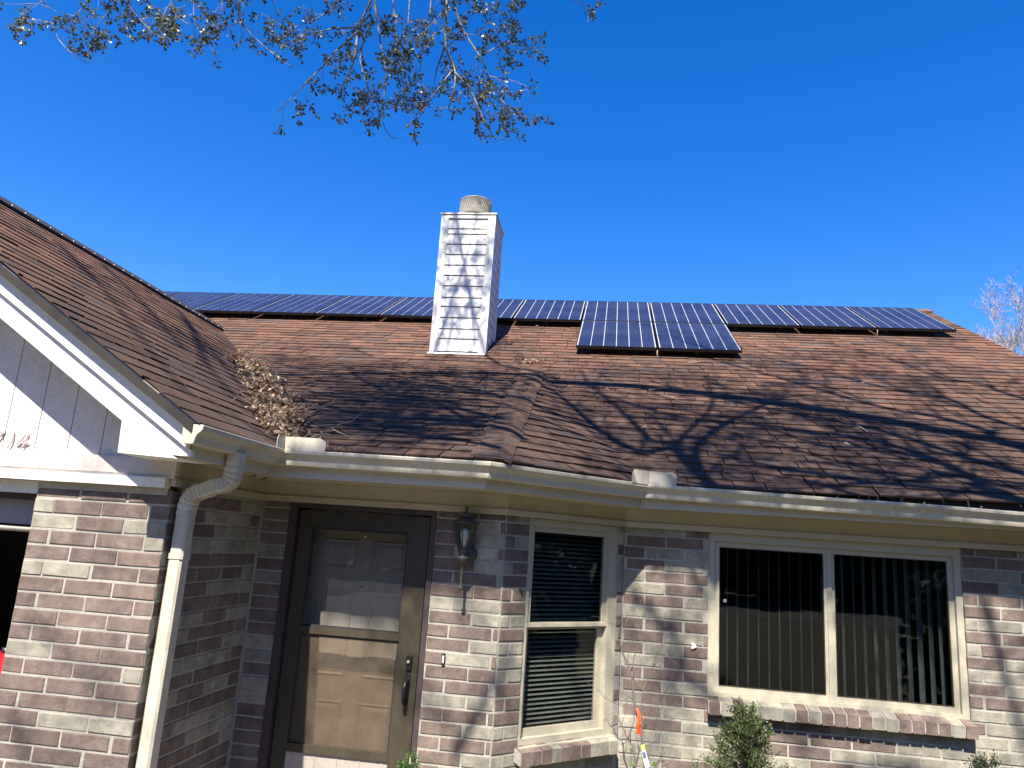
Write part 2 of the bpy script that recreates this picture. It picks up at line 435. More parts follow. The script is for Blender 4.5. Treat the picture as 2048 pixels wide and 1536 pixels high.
# rowlock sills
def sill_row(fr, u0, u1, z0, z1, d1, slope, parent):
    n = round((u1 - u0) / .083); w = (u1 - u0) / n
    mb = MB()
    for i in range(n):
        a, b = u0 + i * w + .005, u0 + (i + 1) * w - .005
        z0_, z1_ = z0 + U(-.003, .003), z1 + U(-.003, .003); e = d1 + U(-.004, .004)
        vs = [fr.p(a, z0_, e), fr.p(b, z0_, e), fr.p(b, z0_ + slope, -.06), fr.p(a, z0_ + slope, -.06),
              fr.p(a, z1_, e), fr.p(b, z1_, e), fr.p(b, z1_ + slope, -.06), fr.p(a, z1_ + slope, -.06)]
        MB().hexa(vs).build('sill_brick', M['brick_grey'] if R() < .38 else M['brick_brown'], parent)
        vs2 = [fr.p(a - .005, z0 + .006, d1 - .008), fr.p(b + .005, z0 + .006, d1 - .008), fr.p(b + .005, z0 + slope, -.06), fr.p(a - .005, z0 + slope, -.06),
               fr.p(a - .005, z1 - .006, d1 - .008), fr.p(b + .005, z1 - .006, d1 - .008), fr.p(b + .005, z1 + slope - .006, -.06), fr.p(a - .005, z1 + slope - .006, -.06)]
        mb.hexa(vs2)
    mb.build('sill_mortar', M['mortar'], parent)
sill_row(frR, XWL - .0, XWR + .01, .845, .926, .075, .035, w_r)
sill_row(frD, BW[0] - .02, BW[1] - .01, .54, .625, .075, .035, w_d)

def brick_mesh(L, hh, grey, seed):
    rd = random.Random(seed); mb = MB(); D = TH - .004; c = .0035
    def j(v): return v + rd.uniform(-.0018, .0018)
    x, z = L / 2, hh / 2
    back = [(-x, D, -z), (x, D, -z), (x, D, z), (-x, D, z)]
    mid = [(j(-x), c, j(-z)), (j(x), c, j(-z)), (j(x), c, j(z)), (j(-x), c, j(z))]
    # rounded worn arrises: eight-sided front face
    a = .009
    fr8 = [(j(-x + a), 0, j(-z + c)), (j(x - a), 0, j(-z + c)), (j(x - c), 0, j(-z + a)), (j(x - c), 0, j(z - a)), (j(x - a), 0, j(z - c)), (j(-x + a), 0, j(z - c)), (j(-x + c), 0, j(z - a)), (j(-x + c), 0, j(-z + a))]
    vs = back + mid + fr8
    fs = [(1, 0, 4, 5), (2, 1, 5, 6), (3, 2, 6, 7), (0, 3, 7, 4), (4, 8, 9, 5) [::-1], (5, 9, 10), (5, 10, 11, 6)[::-1], (6, 11, 12), (6, 12, 13, 7)[::-1], (7, 13, 14), (7, 14, 15, 4)[::-1], (4, 15, 8), (8, 9, 10, 11, 12, 13, 14, 15)]
    fs = [tuple(f) for f in fs]
    mb.add(vs, fs)
    return mb
_bm = {}
def brick_area(bk):
    fr, a, b, z0, z1, g, p = bk
    c = fr.p((a + b) / 2, (z0 + z1) / 2)
    return area_px([fr.p(a, z0), fr.p(b, z0), fr.p(b, z1), fr.p(a, z1)]) if in_frame(c, 30) else 0
order = sorted(range(len(brick_list)), key=lambda i: -brick_area(brick_list[i]))
rest = {}
for rank, i in enumerate(order):
    fr, a, b, z0, z1, g, par = brick_list[i]
    Lq, hq = max(.03, round((b - a) / .006) * .006), max(.02, round((z1 - z0) / .006) * .006)
    c = fr.p((a + b) / 2, (z0 + z1) / 2, U(-.0025, .003))
    mw = Matrix(((fr.u.x, -fr.n.x, 0, c.x), (fr.u.y, -fr.n.y, 0, c.y), (0, 0, 1, c.z), (0, 0, 0, 1))) @ Matrix.Rotation(U(-.006, .006), 4, 'Y')
    key = (Lq, hq, g, random.randrange(3))
    if rank < 255:
        if key not in _bm:
            o = brick_mesh(Lq, hq, g, len(_bm)).build('brick', M['brick_grey' if g else 'brick_brown'], par); _bm[key] = o.data
        else:
            o = bpy.data.objects.new('brick', _bm[key]); link(o, par)
        o.matrix_basis = mw
    else:
        mb = brick_mesh(Lq, hq, g, random.randrange(9999))
        rest.setdefault(g, MB()).add([mw @ Vector(v) for v in mb.v], mb.f)
for g, mb in rest.items(): mb.build('far_bricks', M['brick_grey' if g else 'brick_brown'], house, kind='stuff')

# hidden sides and inside ---------------------------------------------------
box('wall', (XE_R, YR - .05, -.1), (XE_R + .1, 17.6, 2.25), M['brick_brown'], house)
box('wall', (-8.75, 17.5, -.1), (XE_R - .01, 17.6, 2.25), M['brick_brown'], house)
box('wall', (-8.75, YG, -.1), (-8.65, 17.49, 2.25), M['brick_brown'], house)
box('wall', (-8.64, YG, -.1), (-7.9, YG + .1, 2.05), M['brick_brown'], house)
rm = MB(); rm.box((XG1 + .12, YP + .5, .04), (XE_R - .05, 12.5, .10)); rm.box((XG1 + .12, 9.2, .11), (XE_R - .05, 9.3, 2.24))
rm.box((XG1 - .1, YP + .11, .04), (XG1 + .02, 9.2, 2.24))
rm.box((-1.0, 6.4, .11), (-.93, 9.19, 2.2)); rm.box((XG1 + .03, YP + .9, 2.24), (XE_R - .05, 17.4, 2.30))
rm.build('interior', M['room'], house)
gi = MB(); gi.box((-8.64, 4.0, -.05), (XG1 - .11, 9.1, .0)); gi.box((-8.64, 9.1, 0), (XG1 - .11, 9.2, 2.3)); gi.box((-8.6, 4.2, 2.24), (XG1 - .11, 9.1, 2.3)); gi.box((XG1 - .12, YG + .1, 0), (XG1 - .101, 9.1, 2.24))
gi.build('garage_interior', M['room'], house)

# ------------------------------------------------------------------ roof
MS = .5634; Y0M, Z0M = 5.41, 2.405             # main slope
XRAKE, YRID = 4.715, 11.45
ZRID = Z0M + MS * (YRID - Y0M)
Y0P, Z0P = 4.47, 2.41                          # shallower slope over the porch
AP = Vector((-.844, 7.993, Z0M + MS * (7.993 - Y0M)))   # where the hip starts
MP = (AP.z - Z0P) / (AP.y - Y0P)
X0G, Z0G, MG, XRID = -2.08, 2.41, .645, -5.41  # garage slope
ZGR = Z0G + MG * (X0G - XRID)
YGF = 3.45                                     # front edge of the garage roof
LC = Vector((-.70, 4.47, 2.41)); RC = Vector((.255, 5.41, 2.405))   # eave corners of the angled part
def zmain(Y): return Z0M + MS * (Y - Y0M)
def zporch(Y): return Z0P + MP * (Y - Y0P)
def zgar(X): return Z0G + MG * (X0G - X)
def sag(p): return .010 * noise.noise(Vector((p.x * .55, p.y * .55, 3))) + .004 * noise.noise(Vector((p.x * 2, p.y * 2, 9)))
class Pl:
    def __init__(s, o, u, v):
        s.o = Vector(o); s.u = Vector(u).normalized(); v = Vector(v); s.v = (v - s.u * v.dot(s.u)).normalized(); s.n = s.u.cross(s.v).normalized()
    def p(s, a, b, h=0): return s.o + s.u * a + s.v * b + s.n * h
plM = Pl((0, Y0M, Z0M), (1, 0, 0), (0, 1, MS))
plP = Pl((0, Y0P, Z0P), (1, 0, 0), (0, 1, MP))
plG = Pl((X0G, 0, Z0G), (0, 1, 0), (-1, 0, MG))
plD = Pl(LC, RC - LC, AP - LC)
cosM = 1 / math.hypot(1, MS)
roof_main = MB(); LM = (YRID - Y0M) / cosM
e_dn = .012
roof_main.prism([plM.p(-9.2, -.0, -e_dn), plM.p(XRAKE - .02, -.0, -e_dn), plM.p(XRAKE - .02, LM, -e_dn), plM.p(-9.2, LM, -e_dn)], (0, 0, -.05))
roof_o = roof_main.build('roof', M['felt'], house)
roof_o['label'] = 'large brown shingle slope carrying the solar panels'
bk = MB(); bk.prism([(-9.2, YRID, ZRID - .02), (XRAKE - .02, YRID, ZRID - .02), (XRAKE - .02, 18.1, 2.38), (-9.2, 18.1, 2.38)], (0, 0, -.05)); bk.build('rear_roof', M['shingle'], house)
LP_ = (AP.y - Y0P) / math.cos(math.atan(MP))
pm = MB(); pm.prism([Vector((-4.6, Y0P, Z0P - .012)), LC + Vector((0, 0, -.012)), AP + Vector((0, 0, -.012)), Vector((-4.6, AP.y, AP.z - .012))], (0, 0, -.05))
pm.prism([LC + Vector((0, 0, -.013)), RC + Vector((0, 0, -.013)), AP + Vector((0, 0, -.013))], (0, 0, -.045))
porch_roof = pm.build('porch_roof', M['felt'], house)
gm = MB(); gm.prism([plG.p(YGF, 0, -e_dn), plG.p(10.2, 0, -e_dn), plG.p(10.2, math.hypot(1, MG) * (X0G - XRID), -e_dn), plG.p(YGF, math.hypot(1, MG) * (X0G - XRID), -e_dn)], (0, 0, -.05))
garage_roof = gm.build('garage_roof', M['felt'], house)
garage_roof['label'] = 'steep brown shingle slope of the garage gable'
gl_ = MB(); gl_.prism([(XRID, YGF, ZGR - .015), (XRID, 10.2, ZGR - .015), (2 * XRID - X0G, 10.2, Z0G - .015), (2 * XRID - X0G, YGF, Z0G - .015)], (0, 0, -.05)); gl_.build('rear_roof', M['shingle'], house)

EXPO = .142
shing = []            # (plane, a0, a1, b, parent, clip)
def lay(pl, a0, a1, blen, parent, clip=None, jog=.0):
    k = 0; b = -.03
    while b < blen - .05:
        a = a0 - U(0, .25)
        while a < a1:
            w = random.choice((.16, .22, .28, .32, .36, .42))
            s0, s1 = max(a, a0), min(a + w, a1)
            a += w
            if s1 - s0 > .02: shing.append((pl, s0, s1 - .007, b, parent, clip))
        b += EXPO; k += 1
def hipside(p):     # >0 on the porch side of the hip line (plan view)
    d = AP - LC; q = p - LC
    return d.x * q.y - d.y * q.x
lay(plM, -6.6, XRAKE, LM - .02, roof_o)
lay(plP, -4.4, .3, LP_, porch_roof, 'P')
lay(plD, -.9, 2.7, (AP - LC).dot(plD.v), porch_roof, 'D')
lay(plG, YGF, 9.6, math.hypot(1, MG) * (X0G - XRID) - .02, garage_roof)
def shingle_pts(pl, a0, a1, b, t):
    L = EXPO * 1.12; h = sag(pl.p((a0 + a1) / 2, b)); h0 = .003 + h
    return [pl.p(a0, b, h0), pl.p(a1, b, h0), pl.p(a1, b, h0 + t), pl.p(a0, b, h0 + t), pl.p(a1, b + L, h + .0035), pl.p(a0, b + L, h + .0035)]
SF = [(0, 1, 2, 3), (3, 2, 4, 5), (1, 4, 2), (0, 3, 5)]
SH_UNIT = None
good = []; clipped = MB()
def clip_half(poly, fn):
    out = []
    for i in range(len(poly)):
        p, q = poly[i], poly[(i + 1) % len(poly)]; a, b = fn(p), fn(q)
        if a >= 0: out.append(p)
        if (a >= 0) != (b >= 0): out.append(p.lerp(q, a / (a - b)))
    return out
for s in shing:
    pl, a0, a1, b, par, cl = s; t = U(.008, .0155) * (.75 if par is garage_roof else 1)
    pts = shingle_pts(pl, a0, a1, b, t)
    if cl:
        fn = hipside if cl == 'P' else (lambda p: -hipside(p))
        ins = [fn(p) >= 0 for p in pts]
        if not any(ins): continue
        if cl == 'D' and pts[2].z < zmain(pts[2].y) - .06 and pts[3].z < zmain(pts[3].y) - .06: continue
        if not all(ins):
            for f in SF:
                poly = clip_half([pts[i] for i in f], fn)
                if len(poly) >= 3: clipped.add(poly, [list(range(len(poly)))])
            continue
    good.append((s, t, pts))
def sh_area(g):
    pl, a0, a1, b, par, cl = g[0]; p = g[2]
    if not in_frame(p[2], 20): return 0
    c = (p[2] + p[3]) / 2
    if par is roof_o:                                     # hidden under the porch slopes or the garage
        if c.x < AP.x and c.y < AP.y: return 0
        if c.x < RC.x + .1 and c.y < AP.y and c.z < zmain(c.y) + .02 and (c.x - AP.x) / (RC.x - AP.x) < (AP.y - c.y) / (AP.y - RC.y): return 0
        if zgar(c.x) > c.z: return 0
    if cl == 'P' and zgar(c.x) > c.z: return 0
    if par is garage_roof and max(zmain(c.y), zporch(c.y) if c.y < AP.y else 0) > c.z: return 0
    return area_px([p[3], p[2], p[4], p[5]])
good.sort(key=lambda g: -sh_area(g))
rest_s = MB(); _sm = {}
for rank, (s, t, pts) in enumerate(good):
    pl, a0, a1, b, par, cl = s
    if rank < 300:
        w = round((a1 - a0) / .01) * .01; tk = round(t / .002) * .002
        if (w, tk) not in _sm:
            mb = MB(); L = EXPO * 1.12
            mb.add([(0, 0, .003), (w, 0, .003), (w, 0, .003 + tk), (0, 0, .003 + tk), (w, L, .0035), (0, L, .0035)], SF)
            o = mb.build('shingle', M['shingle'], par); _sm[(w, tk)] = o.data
        else:
            o = bpy.data.objects.new('shingle', _sm[(w, tk)]); link(o, par)
        c = pl.p(a0, b, sag(pl.p((a0 + a1) / 2, b)))
        o.matrix_basis = Matrix(((pl.u.x, pl.v.x, pl.n.x, c.x), (pl.u.y, pl.v.y, pl.n.y, c.y), (pl.u.z, pl.v.z, pl.n.z, c.z), (0, 0, 0, 1)))
    else:
        rest_s.add(pts, SF)
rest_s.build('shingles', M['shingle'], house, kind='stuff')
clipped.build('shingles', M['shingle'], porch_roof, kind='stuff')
# shingles bent over the hip
hd = (LC - AP); hl = hd.length; hu = hd.normalized(); hl -= .16; nh = int(hl / .15)
hp = MB()
for k in range(nh + 1):
    c0 = AP + hu * (k * hl / nh - .02); c1 = c0 + hu * (hl / nh * 1.12)
    wl_, wr_ = .15 + U(-.02, .02), .10 + U(-.01, .01)
    def onp(c, du, fn): 
        q = c + Vector((du, 0, 0)); q.z = fn(q); return q
    fl = lambda q: zporch(q.y) + .016
    nd = plD.n
    fr_ = lambda q: LC.z - (nd.x * (q.x - LC.x) + nd.y * (q.y - LC.y)) / nd.z + .016
    v = [onp(c0, -wl_, fl), c0 + Vector((-.05, 0, .013)), c0 + Vector((.03, 0, .008)), onp(c0, wr_, fr_),
         onp(c1, -wl_, fl) + Vector((0, 0, .007)), c1 + Vector((-.05, 0, .020)), c1 + Vector((.03, 0, .015)), onp(c1, wr_, fr_) + Vector((0, 0, .007))]
    v += [p - Vector((0, 0, .012)) for p in v[4:]]
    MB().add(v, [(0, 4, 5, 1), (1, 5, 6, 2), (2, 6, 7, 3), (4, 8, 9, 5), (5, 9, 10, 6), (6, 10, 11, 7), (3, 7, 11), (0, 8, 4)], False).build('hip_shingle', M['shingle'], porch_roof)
# ridge vent on the garage, ridge caps on the house
rv = MB(); w = .15
rv.prism([(XRID + w, YGF, ZGR - w * MG + .02), (XRID + w, YGF, ZGR - w * MG + .045), (XRID, YGF, ZGR + .055), (XRID - w, YGF, ZGR - w * MG + .045), (XRID - w, YGF, ZGR - w * MG + .02), (XRID, YGF, ZGR + .02)], (0, 6.2, 0))
rvo = rv.build('ridge_vent', M['black_rubber'], garage_roof)
for k in range(40): MB().lathe((XRID + w - .03, YGF + .1 + k * .155, ZGR - (w - .03) * MG + .04), [(.006, 0), (.006, .012), (0, .014)], 6).build('nail_head', M['galv'], rvo)
k = 0; x = XRAKE
while x > -6.3:
    rc = MB(); wx = .3; w = .14; lift = .016
    a, b = x, x - wx
    v = []
    for xx, l in ((a, .024), (b, .012)):
        v += [(xx, YRID - w, ZRID - w * MS + l), (xx, YRID, ZRID + l + .004), (xx, YRID + w, ZRID - w * MS + l)]
    v += [(a, YRID - w, ZRID - w * MS + .006), (a, YRID, ZRID + .01), (a, YRID + w, ZRID - w * MS + .006)]
    rc.add(v, [(0, 1, 4, 3), (1, 2, 5, 4), (6, 7, 1, 0), (7, 8, 2, 1)]); rc.build('ridge_shingle', M['shingle'], roof_o)
    x -= .145 * 1.6; k += 1
# rake board on the right end + drip edge
rk = MB(); rk.prism([Vector((XRAKE - .03, Y0M, Z0M - .03)), Vector((XRAKE - .03, YRID, ZRID - .03)), Vector((XRAKE - .03, YRID, ZRID - .2)), Vector((XRAKE - .03, Y0M, Z0M - .2))], (-.03, 0, 0)); rk.build('rake_board', M['fascia'], house)
ge = MB(); ge.prism([(XE_R + .05, YR, 2.26), (XE_R + .05, 17.6, 2.26), (XE_R + .05, YRID, ZRID - .1)], (-.08, 0, 0)); ge.build('gable_wall', M['siding'], house)

# ------------------------------------------------------------------ eaves: fascia, soffit, frieze
ZFB = 2.232
FX, FYP, FYR = -2.14, 4.53, 5.47
fasL, fasR = Vector((-.757, FYP, 0)), Vector((.227, FYR, 0))
def board(name, a, b, z0, z1, th, mat, parent=house, **t):
    """vertical board from plan point a to b; its face lies on a-b and its thickness goes to the left (inside)"""
    a, b = Vector((a[0], a[1], 0)), Vector((b[0], b[1], 0)); d = (b - a).normalized(); n = Vector((-d.y, d.x, 0)) * th
    m_ = MB(); vs = [a, b, b + n, a + n]
    z0a, z0b = (z0 if hasattr(z0, '__len__') else (z0, z0)); z1a, z1b = (z1 if hasattr(z1, '__len__') else (z1, z1))
    V = [Vector((p.x, p.y, zz)) for p, zz in zip(vs, (z0a, z0b, z0b, z0a))] + [Vector((p.x, p.y, zz)) for p, zz in zip(vs, (z1a, z1b, z1b, z1a))]
    return m_.hexa(V).build(name, mat, parent, **t)
ZFT = 2.375
board('fascia', (FX, 3.565), (FX, FYP - .001), ZFB - .0, ZFT, .02, M['fascia'])
board('fascia', (FX - .02, FYP), (fasL.x, FYP), ZFB, ZFT, .02, M['fascia'])
board('fascia', (fasL.x + .001, FYP + .001), (fasR.x, FYR), ZFB, ZFT, .02, M['fascia'])
board('fascia', (fasR.x + .002, FYR), (XRAKE - .05, FYR), ZFB - .004, ZFT, .02, M['fascia'])
sf = MB()
sf.prism([(FX - .015, 3.6, ZFB + .004), (FX - .015, FYP + .015, ZFB + .004), (XG1 - .05, YP, ZFB + .004), (XG1 - .05, 3.6, ZFB + .004)], (0, 0, .02))
sf.prism([(FX - .014, FYP + .015, ZFB + .003), (fasL.x, FYP + .015, ZFB + .003), (XA, YP + .05, ZFB + .003), (XG1 - .05, YP + .05, ZFB + .003)], (0, 0, .02))
sf.prism([(fasL.x, FYP + .016, ZFB + .002), (fasR.x, FYR + .016, ZFB + .002), (XB, YR + .05, ZFB + .002), (XA, YP + .05, ZFB + .002)], (0, 0, .02))
sf.prism([(fasR.x, FYR + .015, ZFB + .003), (XRAKE - .06, FYR + .015, ZFB + .003), (XRAKE - .06, YR + .05, ZFB + .003), (XB, YR + .05, ZFB + .003)], (0, 0, .02))
sf.build('soffit', M['cream'], house)
t22 = math.tan(math.radians(22.5))
def frieze(d, z0, z1, th):
    board('frieze_board', (XG1 + d, YG - .02), (XG1 + d, YP - d - .001), z0, z1, th, M['cream'])
    board('frieze_board', (XG1 + d - .01, YP - d), (XA + d * t22, YP - d), z0, z1, th, M['cream'])
    board('frieze_board', (XA + d * t22 + .001, YP - d + .001), (XB + d * t22 - .001, YR - d), z0, z1, th, M['cream'])
    board('frieze_board', (XB + d * t22, YR - d), (XE_R, YR - d), z0, z1, th, M['cream'])
frieze(.014, 2.138, ZFB + .002, .012)
frieze(.028, ZF, 2.137, .027)

# gutters -------------------------------------------------------------
GP = [(0, .0), (0, -.098), (.058, -.098), (.066, -.094), (.070, -.082), (.073, -.064), (.083, -.046), (.097, -.034), (.106, -.022), (.108, -.006), (.106, 0), (.094, .001), (.094, -.006)]
GT = .0022
def gutter(name, a, b, za, zb, ta, tb, off_=0, parent=house):
    """a,b: plan points of the back of the gutter; ta,tb: how far each end shifts along the run per metre outwards (mitre)"""
    a, b = Vector((a[0], a[1], 0)), Vector((b[0], b[1], 0)); d = (b - a).normalized(); n = Vector((d.y, -d.x, 0))
    outer = GP; inner = []
    for i, (x, z) in enumerate(GP):
        p0 = Vector(GP[max(i - 1, 0)]); p1 = Vector(GP[min(i + 1, len(GP) - 1)]); q = (p1 - p0).normalized(); inner.append((x - q.y * GT, z + q.x * GT))
    loop = outer + inner[::-1]; k = len(loop); V = []
    nseg = max(1, int((b - a).length / .6))
    for s in range(nseg + 1):
        f = s / nseg; wob = (0 if s in (0, nseg) else U(-.003, .003))
        for x, z in loop:
            off = (ta * (1 - f) + tb * f) * x
            V.append(a.lerp(b, f) + d * off + n * (x + (off_ if x > .01 else 0)) + Vector((0, 0, za + (zb - za) * f + z + wob + (off_ * .6 if z > -.003 else -off_ * .6))))
    F = []
    for s in range(nseg):
        for i in range(k): F.append([s * k + i, s * k + (i + 1) % k, (s + 1) * k + (i + 1) % k, (s + 1) * k + i])
    half = len(outer)
    for s in (0, nseg):
        for i in range(half - 1): F.append([s * k + i, s * k + i + 1, s * k + k - 2 - i, s * k + k - 1 - i])
    return MB().add(V, F).build(name, M['gutter'], parent)
zc = [2.392, 2.400, 2.389, 2.393, 2.308]
g1 = gutter('gutter', (FX + .001, 3.46), (FX + .001, FYP - .001), zc[0], zc[1], 0, -1)
g2 = gutter('gutter', (FX + .002, FYP - .001), (fasL.x, FYP - .001), zc[1], zc[2], 1, t22)
g3 = gutter('gutter', (fasL.x + .001, FYP - .001), (fasR.x, FYR - .001), zc[2], zc[3], -t22, t22)
g4 = gutter('gutter', (fasR.x + .001, FYR - .001), (XRAKE - .02, FYR - .001), zc[3], zc[4], t22 * .999, 0)
g1['label'] = 'short cream gutter along the garage eave, open dented front end'
ec = MB(); ec.prism([(FX + .001 + x, 3.459, zc[0] + z) for x, z in GP[:11]], (0, -.003, 0)); ec.build('end_cap', M['gutter'], g1)
dv = (fasR - fasL).normalized()
gutter('mitre_sleeve', (fasL.x - .045, FYP - .001), (fasL.x - .0005, FYP - .001), zc[2], zc[2], 0, t22, .0025, g2)
gutter('mitre_sleeve', (fasL.x + .0005, FYP - .001), (fasL.x + dv.x * .045, FYP - .001 + dv.y * .045), zc[2], zc[2], -t22, 0, .0025, g3)
gutter('mitre_sleeve', (fasR.x - dv.x * .045, FYR - .001 - dv.y * .045), (fasR.x - .0005, FYR - .0015), zc[3], zc[3], 0, t22, .0025, g3)
gutter('mitre_sleeve', (fasR.x + .0005, FYR - .001), (fasR.x + .045, FYR - .001), zc[3], zc[3], t22, 0, .0025, g4)
dd = (fasR - fasL).normalized()
# splash guards at the two inner corners
def guard(c, da, db, z, h, la, lb, parent):
    c = Vector((c[0], c[1], z)); m_ = MB(); da, db = Vector((*da, 0)).normalized(), Vector((*db, 0)).normalized()
    for d, l in ((da, la), (db, lb)):
        nn = Vector((d.y, -d.x, 0)) * .003
        poly = [c, c + d * l, c + d * l + Vector((0, 0, h * .72)), c + d * (l * .86) + Vector((0, 0, h)), c + Vector((0, 0, h * 1.02))]
        m_.prism(poly, nn)
    m_.build('splash_guard', M['gutter'], parent)
guard((FX + .102, FYP - .10, 0), (0, -1), (1, 0), zc[1] - .006, .085, .11, .27, g2)
guard((fasR.x + .052, FYR - .105, 0), (-dd.x, -dd.y), (1, 0), zc[3] - .006, .095, .17, .19, g4)

# downspout -----------------------------------------------------------
dsp = MB()
def rect_sweep(mb, pts, wx, wy, ribs=None):
    rings = []
    n = len(pts)
    for i, p in enumerate(pts):
        t_ = (Vector(pts[min(i + 1, n - 1)]) - Vector(pts[max(i - 1, 0)])).normalized()
        ay = Vector((0, 1, 0)); ax = ay.cross(t_).normalized()
        k = 1 + (ribs[i] if ribs else 0); c = .012
        rings.append([Vector(p) + ax * (sx * wx * k) + ay * (sy * wy * k) for sx, sy in ((-.5, -.5 + c / wy), (-.5 + c / wx, -.5), (.5 - c / wx, -.5), (.5, -.5 + c / wy), (.5, .5 - c / wy), (.5 - c / wx, .5), (-.5 + c / wx, .5), (-.5, .5 - c / wy))])
    V = [q for r in rings for q in r]; F = []
    for i in range(n - 1):
        for k in range(8): F.append([i * 8 + k, i * 8 + (k + 1) % 8, (i + 1) * 8 + (k + 1) % 8, (i + 1) * 8 + k])
    mb.add(V, F)
XD, YD = XG1 + .062, YG + .075
def bez(p0, p1, p2, p3, n):
    return [((1 - s) ** 3) * p0 + 3 * s * (1 - s) ** 2 * p1 + 3 * s * s * (1 - s) * p2 + s ** 3 * p3 for s in [i / n for i in range(n + 1)]]
top = Vector((FX + .045, YD + .03, 2.30))
el = [Vector((top.x, top.y, 2.31)), Vector((top.x, top.y, 2.255))] + bez(Vector((top.x, top.y, 2.25)), Vector((top.x, top.y, 2.14)), Vector((top.x - .02, top.y, 2.13)), Vector((top.x - .10, YD + .015, 2.115)), 22) \
    + bez(Vector((XD + .10, YD + .01, 2.095)), Vector((XD + .03, YD, 2.075)), Vector((XD, YD, 2.06)), Vector((XD, YD, 1.95)), 22)
ribs = [(-.07 if (i % 3 == 0 and 2 < i < 46) else 0) for i in range(len(el))]
rect_sweep(dsp, el, .085, .095, ribs)
down = dsp.build('downspout', M['gutter'], house)
down['label'] = 'cream corrugated downspout running down the garage corner'
d2 = MB(); rect_sweep(d2, [Vector((XD, YD, 1.965)), Vector((XD, YD, .9)), Vector((XD, YD, .12))], .079, .089); d2.build('downspout_pipe', M['gutter'], down)
d3 = MB(); rect_sweep(d3, [Vector((XD, YD, 1.74)), Vector((XD, YD, 1.71))], .087, .097); d3.build('downspout_joint', M['gutter'], down)

# ------------------------------------------------------------------ garage gable
YB = 3.50                                     # face of the barge boards
def rakeline(x, dz): return zgar(x) - .012 - dz
def rboard(name, x0, x1, d0, d1, y, th, mat, parent=house):
    return MB().prism([(x0, y, rakeline(x0, d0)), (x1, y, rakeline(x1, d0)), (x1, y, rakeline(x1, d1)), (x0, y, rakeline(x0, d1))], (0, th, 0)).build(name, mat, parent)
for sgn in (1,):
    rboard('drip_edge', XRID, X0G + .0, -.004, .012, YB - .035, .034, M['galv'])
    rboard('rake_trim', XRID, X0G - .01, .013, .058, YB - .022, .021, M['white_paint'])
    rboard('barge_board', XRID, X0G - .045, .059, .155, YB, .025, M['white_paint'])
    xe = X0G - (2.24 + .012 + .285 - Z0G) / MG
    MB().prism([(XRID, YB + .026, rakeline(XRID, .156)), (X0G - .035, YB + .026, rakeline(X0G - .035, .156)), (X0G - .035, YB + .026, 2.236), (xe, YB + .026, 2.24), (XRID, YB + .026, rakeline(XRID, .285))], (0, .03, 0)).build('barge_board', M['white_paint'], house)
    MB().prism([(XRID, YB + .06, rakeline(XRID, .10)), (X0G - .2, YB + .06, rakeline(X0G - .2, .10)), (X0G - .2, YB + .06, rakeline(X0G - .2, .12)), (XRID, YB + .06, rakeline(XRID, .12))], (0, YG - YB - .07, 0)).build('rake_soffit', M['white_paint'], house)
# mirrored left half of the gable, out of frame
ml = MB(); xl = 2 * XRID - X0G
ml.prism([(XRID, YB, ZGR - .05), (xl, YB, Z0G - .05), (xl, YB, Z0G - .27), (XRID, YB, ZGR - .27)], (0, .05, 0)); ml.build('barge_board', M['white_paint'], house)
# eave return box
MB().prism([(-2.53, YB + .027, rakeline(-2.53, .286)), (-2.522, YB + .027, 2.236), (X0G - .11, YB + .027, 2.222)], (0, .03, 0)).build('eave_return', M['white_paint'], house)
MB().prism([(-2.522, YB + .06, 2.233), (X0G - .11, YB + .06, 2.226), (X0G - .11, YG - .03, 2.226), (-2.522, YG - .03, 2.233)], (0, 0, .015)).build('eave_return_floor', M['white_paint'], house)
MB().prism([(-2.522, YB + .058, 2.25), (-2.522, YG - .03, 2.25), (-2.522, YG - .03, rakeline(-2.522, .14)), (-2.522, YB + .058, rakeline(-2.522, .14))], (.015, 0, 0)).build('eave_return_side', M['white_paint'], house)
# vertical siding boards
YS = 3.83
sd = MB(); sd.prism([(XRID, YS + .012, ZGR - .1), (XG1 + .0, YS + .012, zgar(XG1) - .1), (XG1, YS + .012, 2.10), (xl + .3, YS + .012, 2.10), (xl + .3, YS + .012, zgar(XG1) - .1)], (0, .03, 0)); sdo = sd.build('gable_wall', M['siding'], house)
x = -2.44
gw = .2045
while x > -5.4:
    a, b = x - gw + .006, x
    a, b = a, min(b, -2.45)
    MB().prism([(a, YS, 2.245), (b, YS, 2.245), (b, YS, zgar(b) - .13), (a, YS, zgar(a) - .13)], (0, .011, 0)).build('siding_board', M['siding'], sdo)
    x -= gw
box('siding_board', (-7.7, YS, 2.245), (-5.45, YS + .011, 3.1), M['siding'], sdo)
# horizontal trims
box('skirt_board', (-8.3, YS - .022, 2.152), (-2.36, YS + .02, 2.244), M['skirt'], house)
box('drip_trim', (-8.3, YS - .012, 2.138), (-2.37, YS + .02, 2.151), M['white_paint'], house)
box('skirt_board', (-8.3, YS - .04, 2.085), (-2.40, YS + .02, 2.137), M['white_paint'], house)
box('mortar_cap', (XG0, YG - .002, 2.045), (XG1 - .02, YG + .05, 2.084), M['mortar'], house)
box('header_board', (-8.0, YG + .03, 2.012), (XG0 - .002, YG + .07, 2.084), M['white_paint'], house)
box('door_track', (-8.0, YG + .10, 1.975), (XG0 - .002, YG + .14, 2.011), M['brown_frame'], house)
gd = box('garage_door', (-7.9, YG + .16, 1.835), (XG0 - .002, YG + .20, 2.03), M['grey_panel'], house)
gd['label'] = 'grey bottom section of the raised garage door'
MB().tube([(-7.9, YG + .15, 1.815), (XG0 - .002, YG + .15, 1.808)], .016, 10).build('bottom_seal', M['galv'], gd)
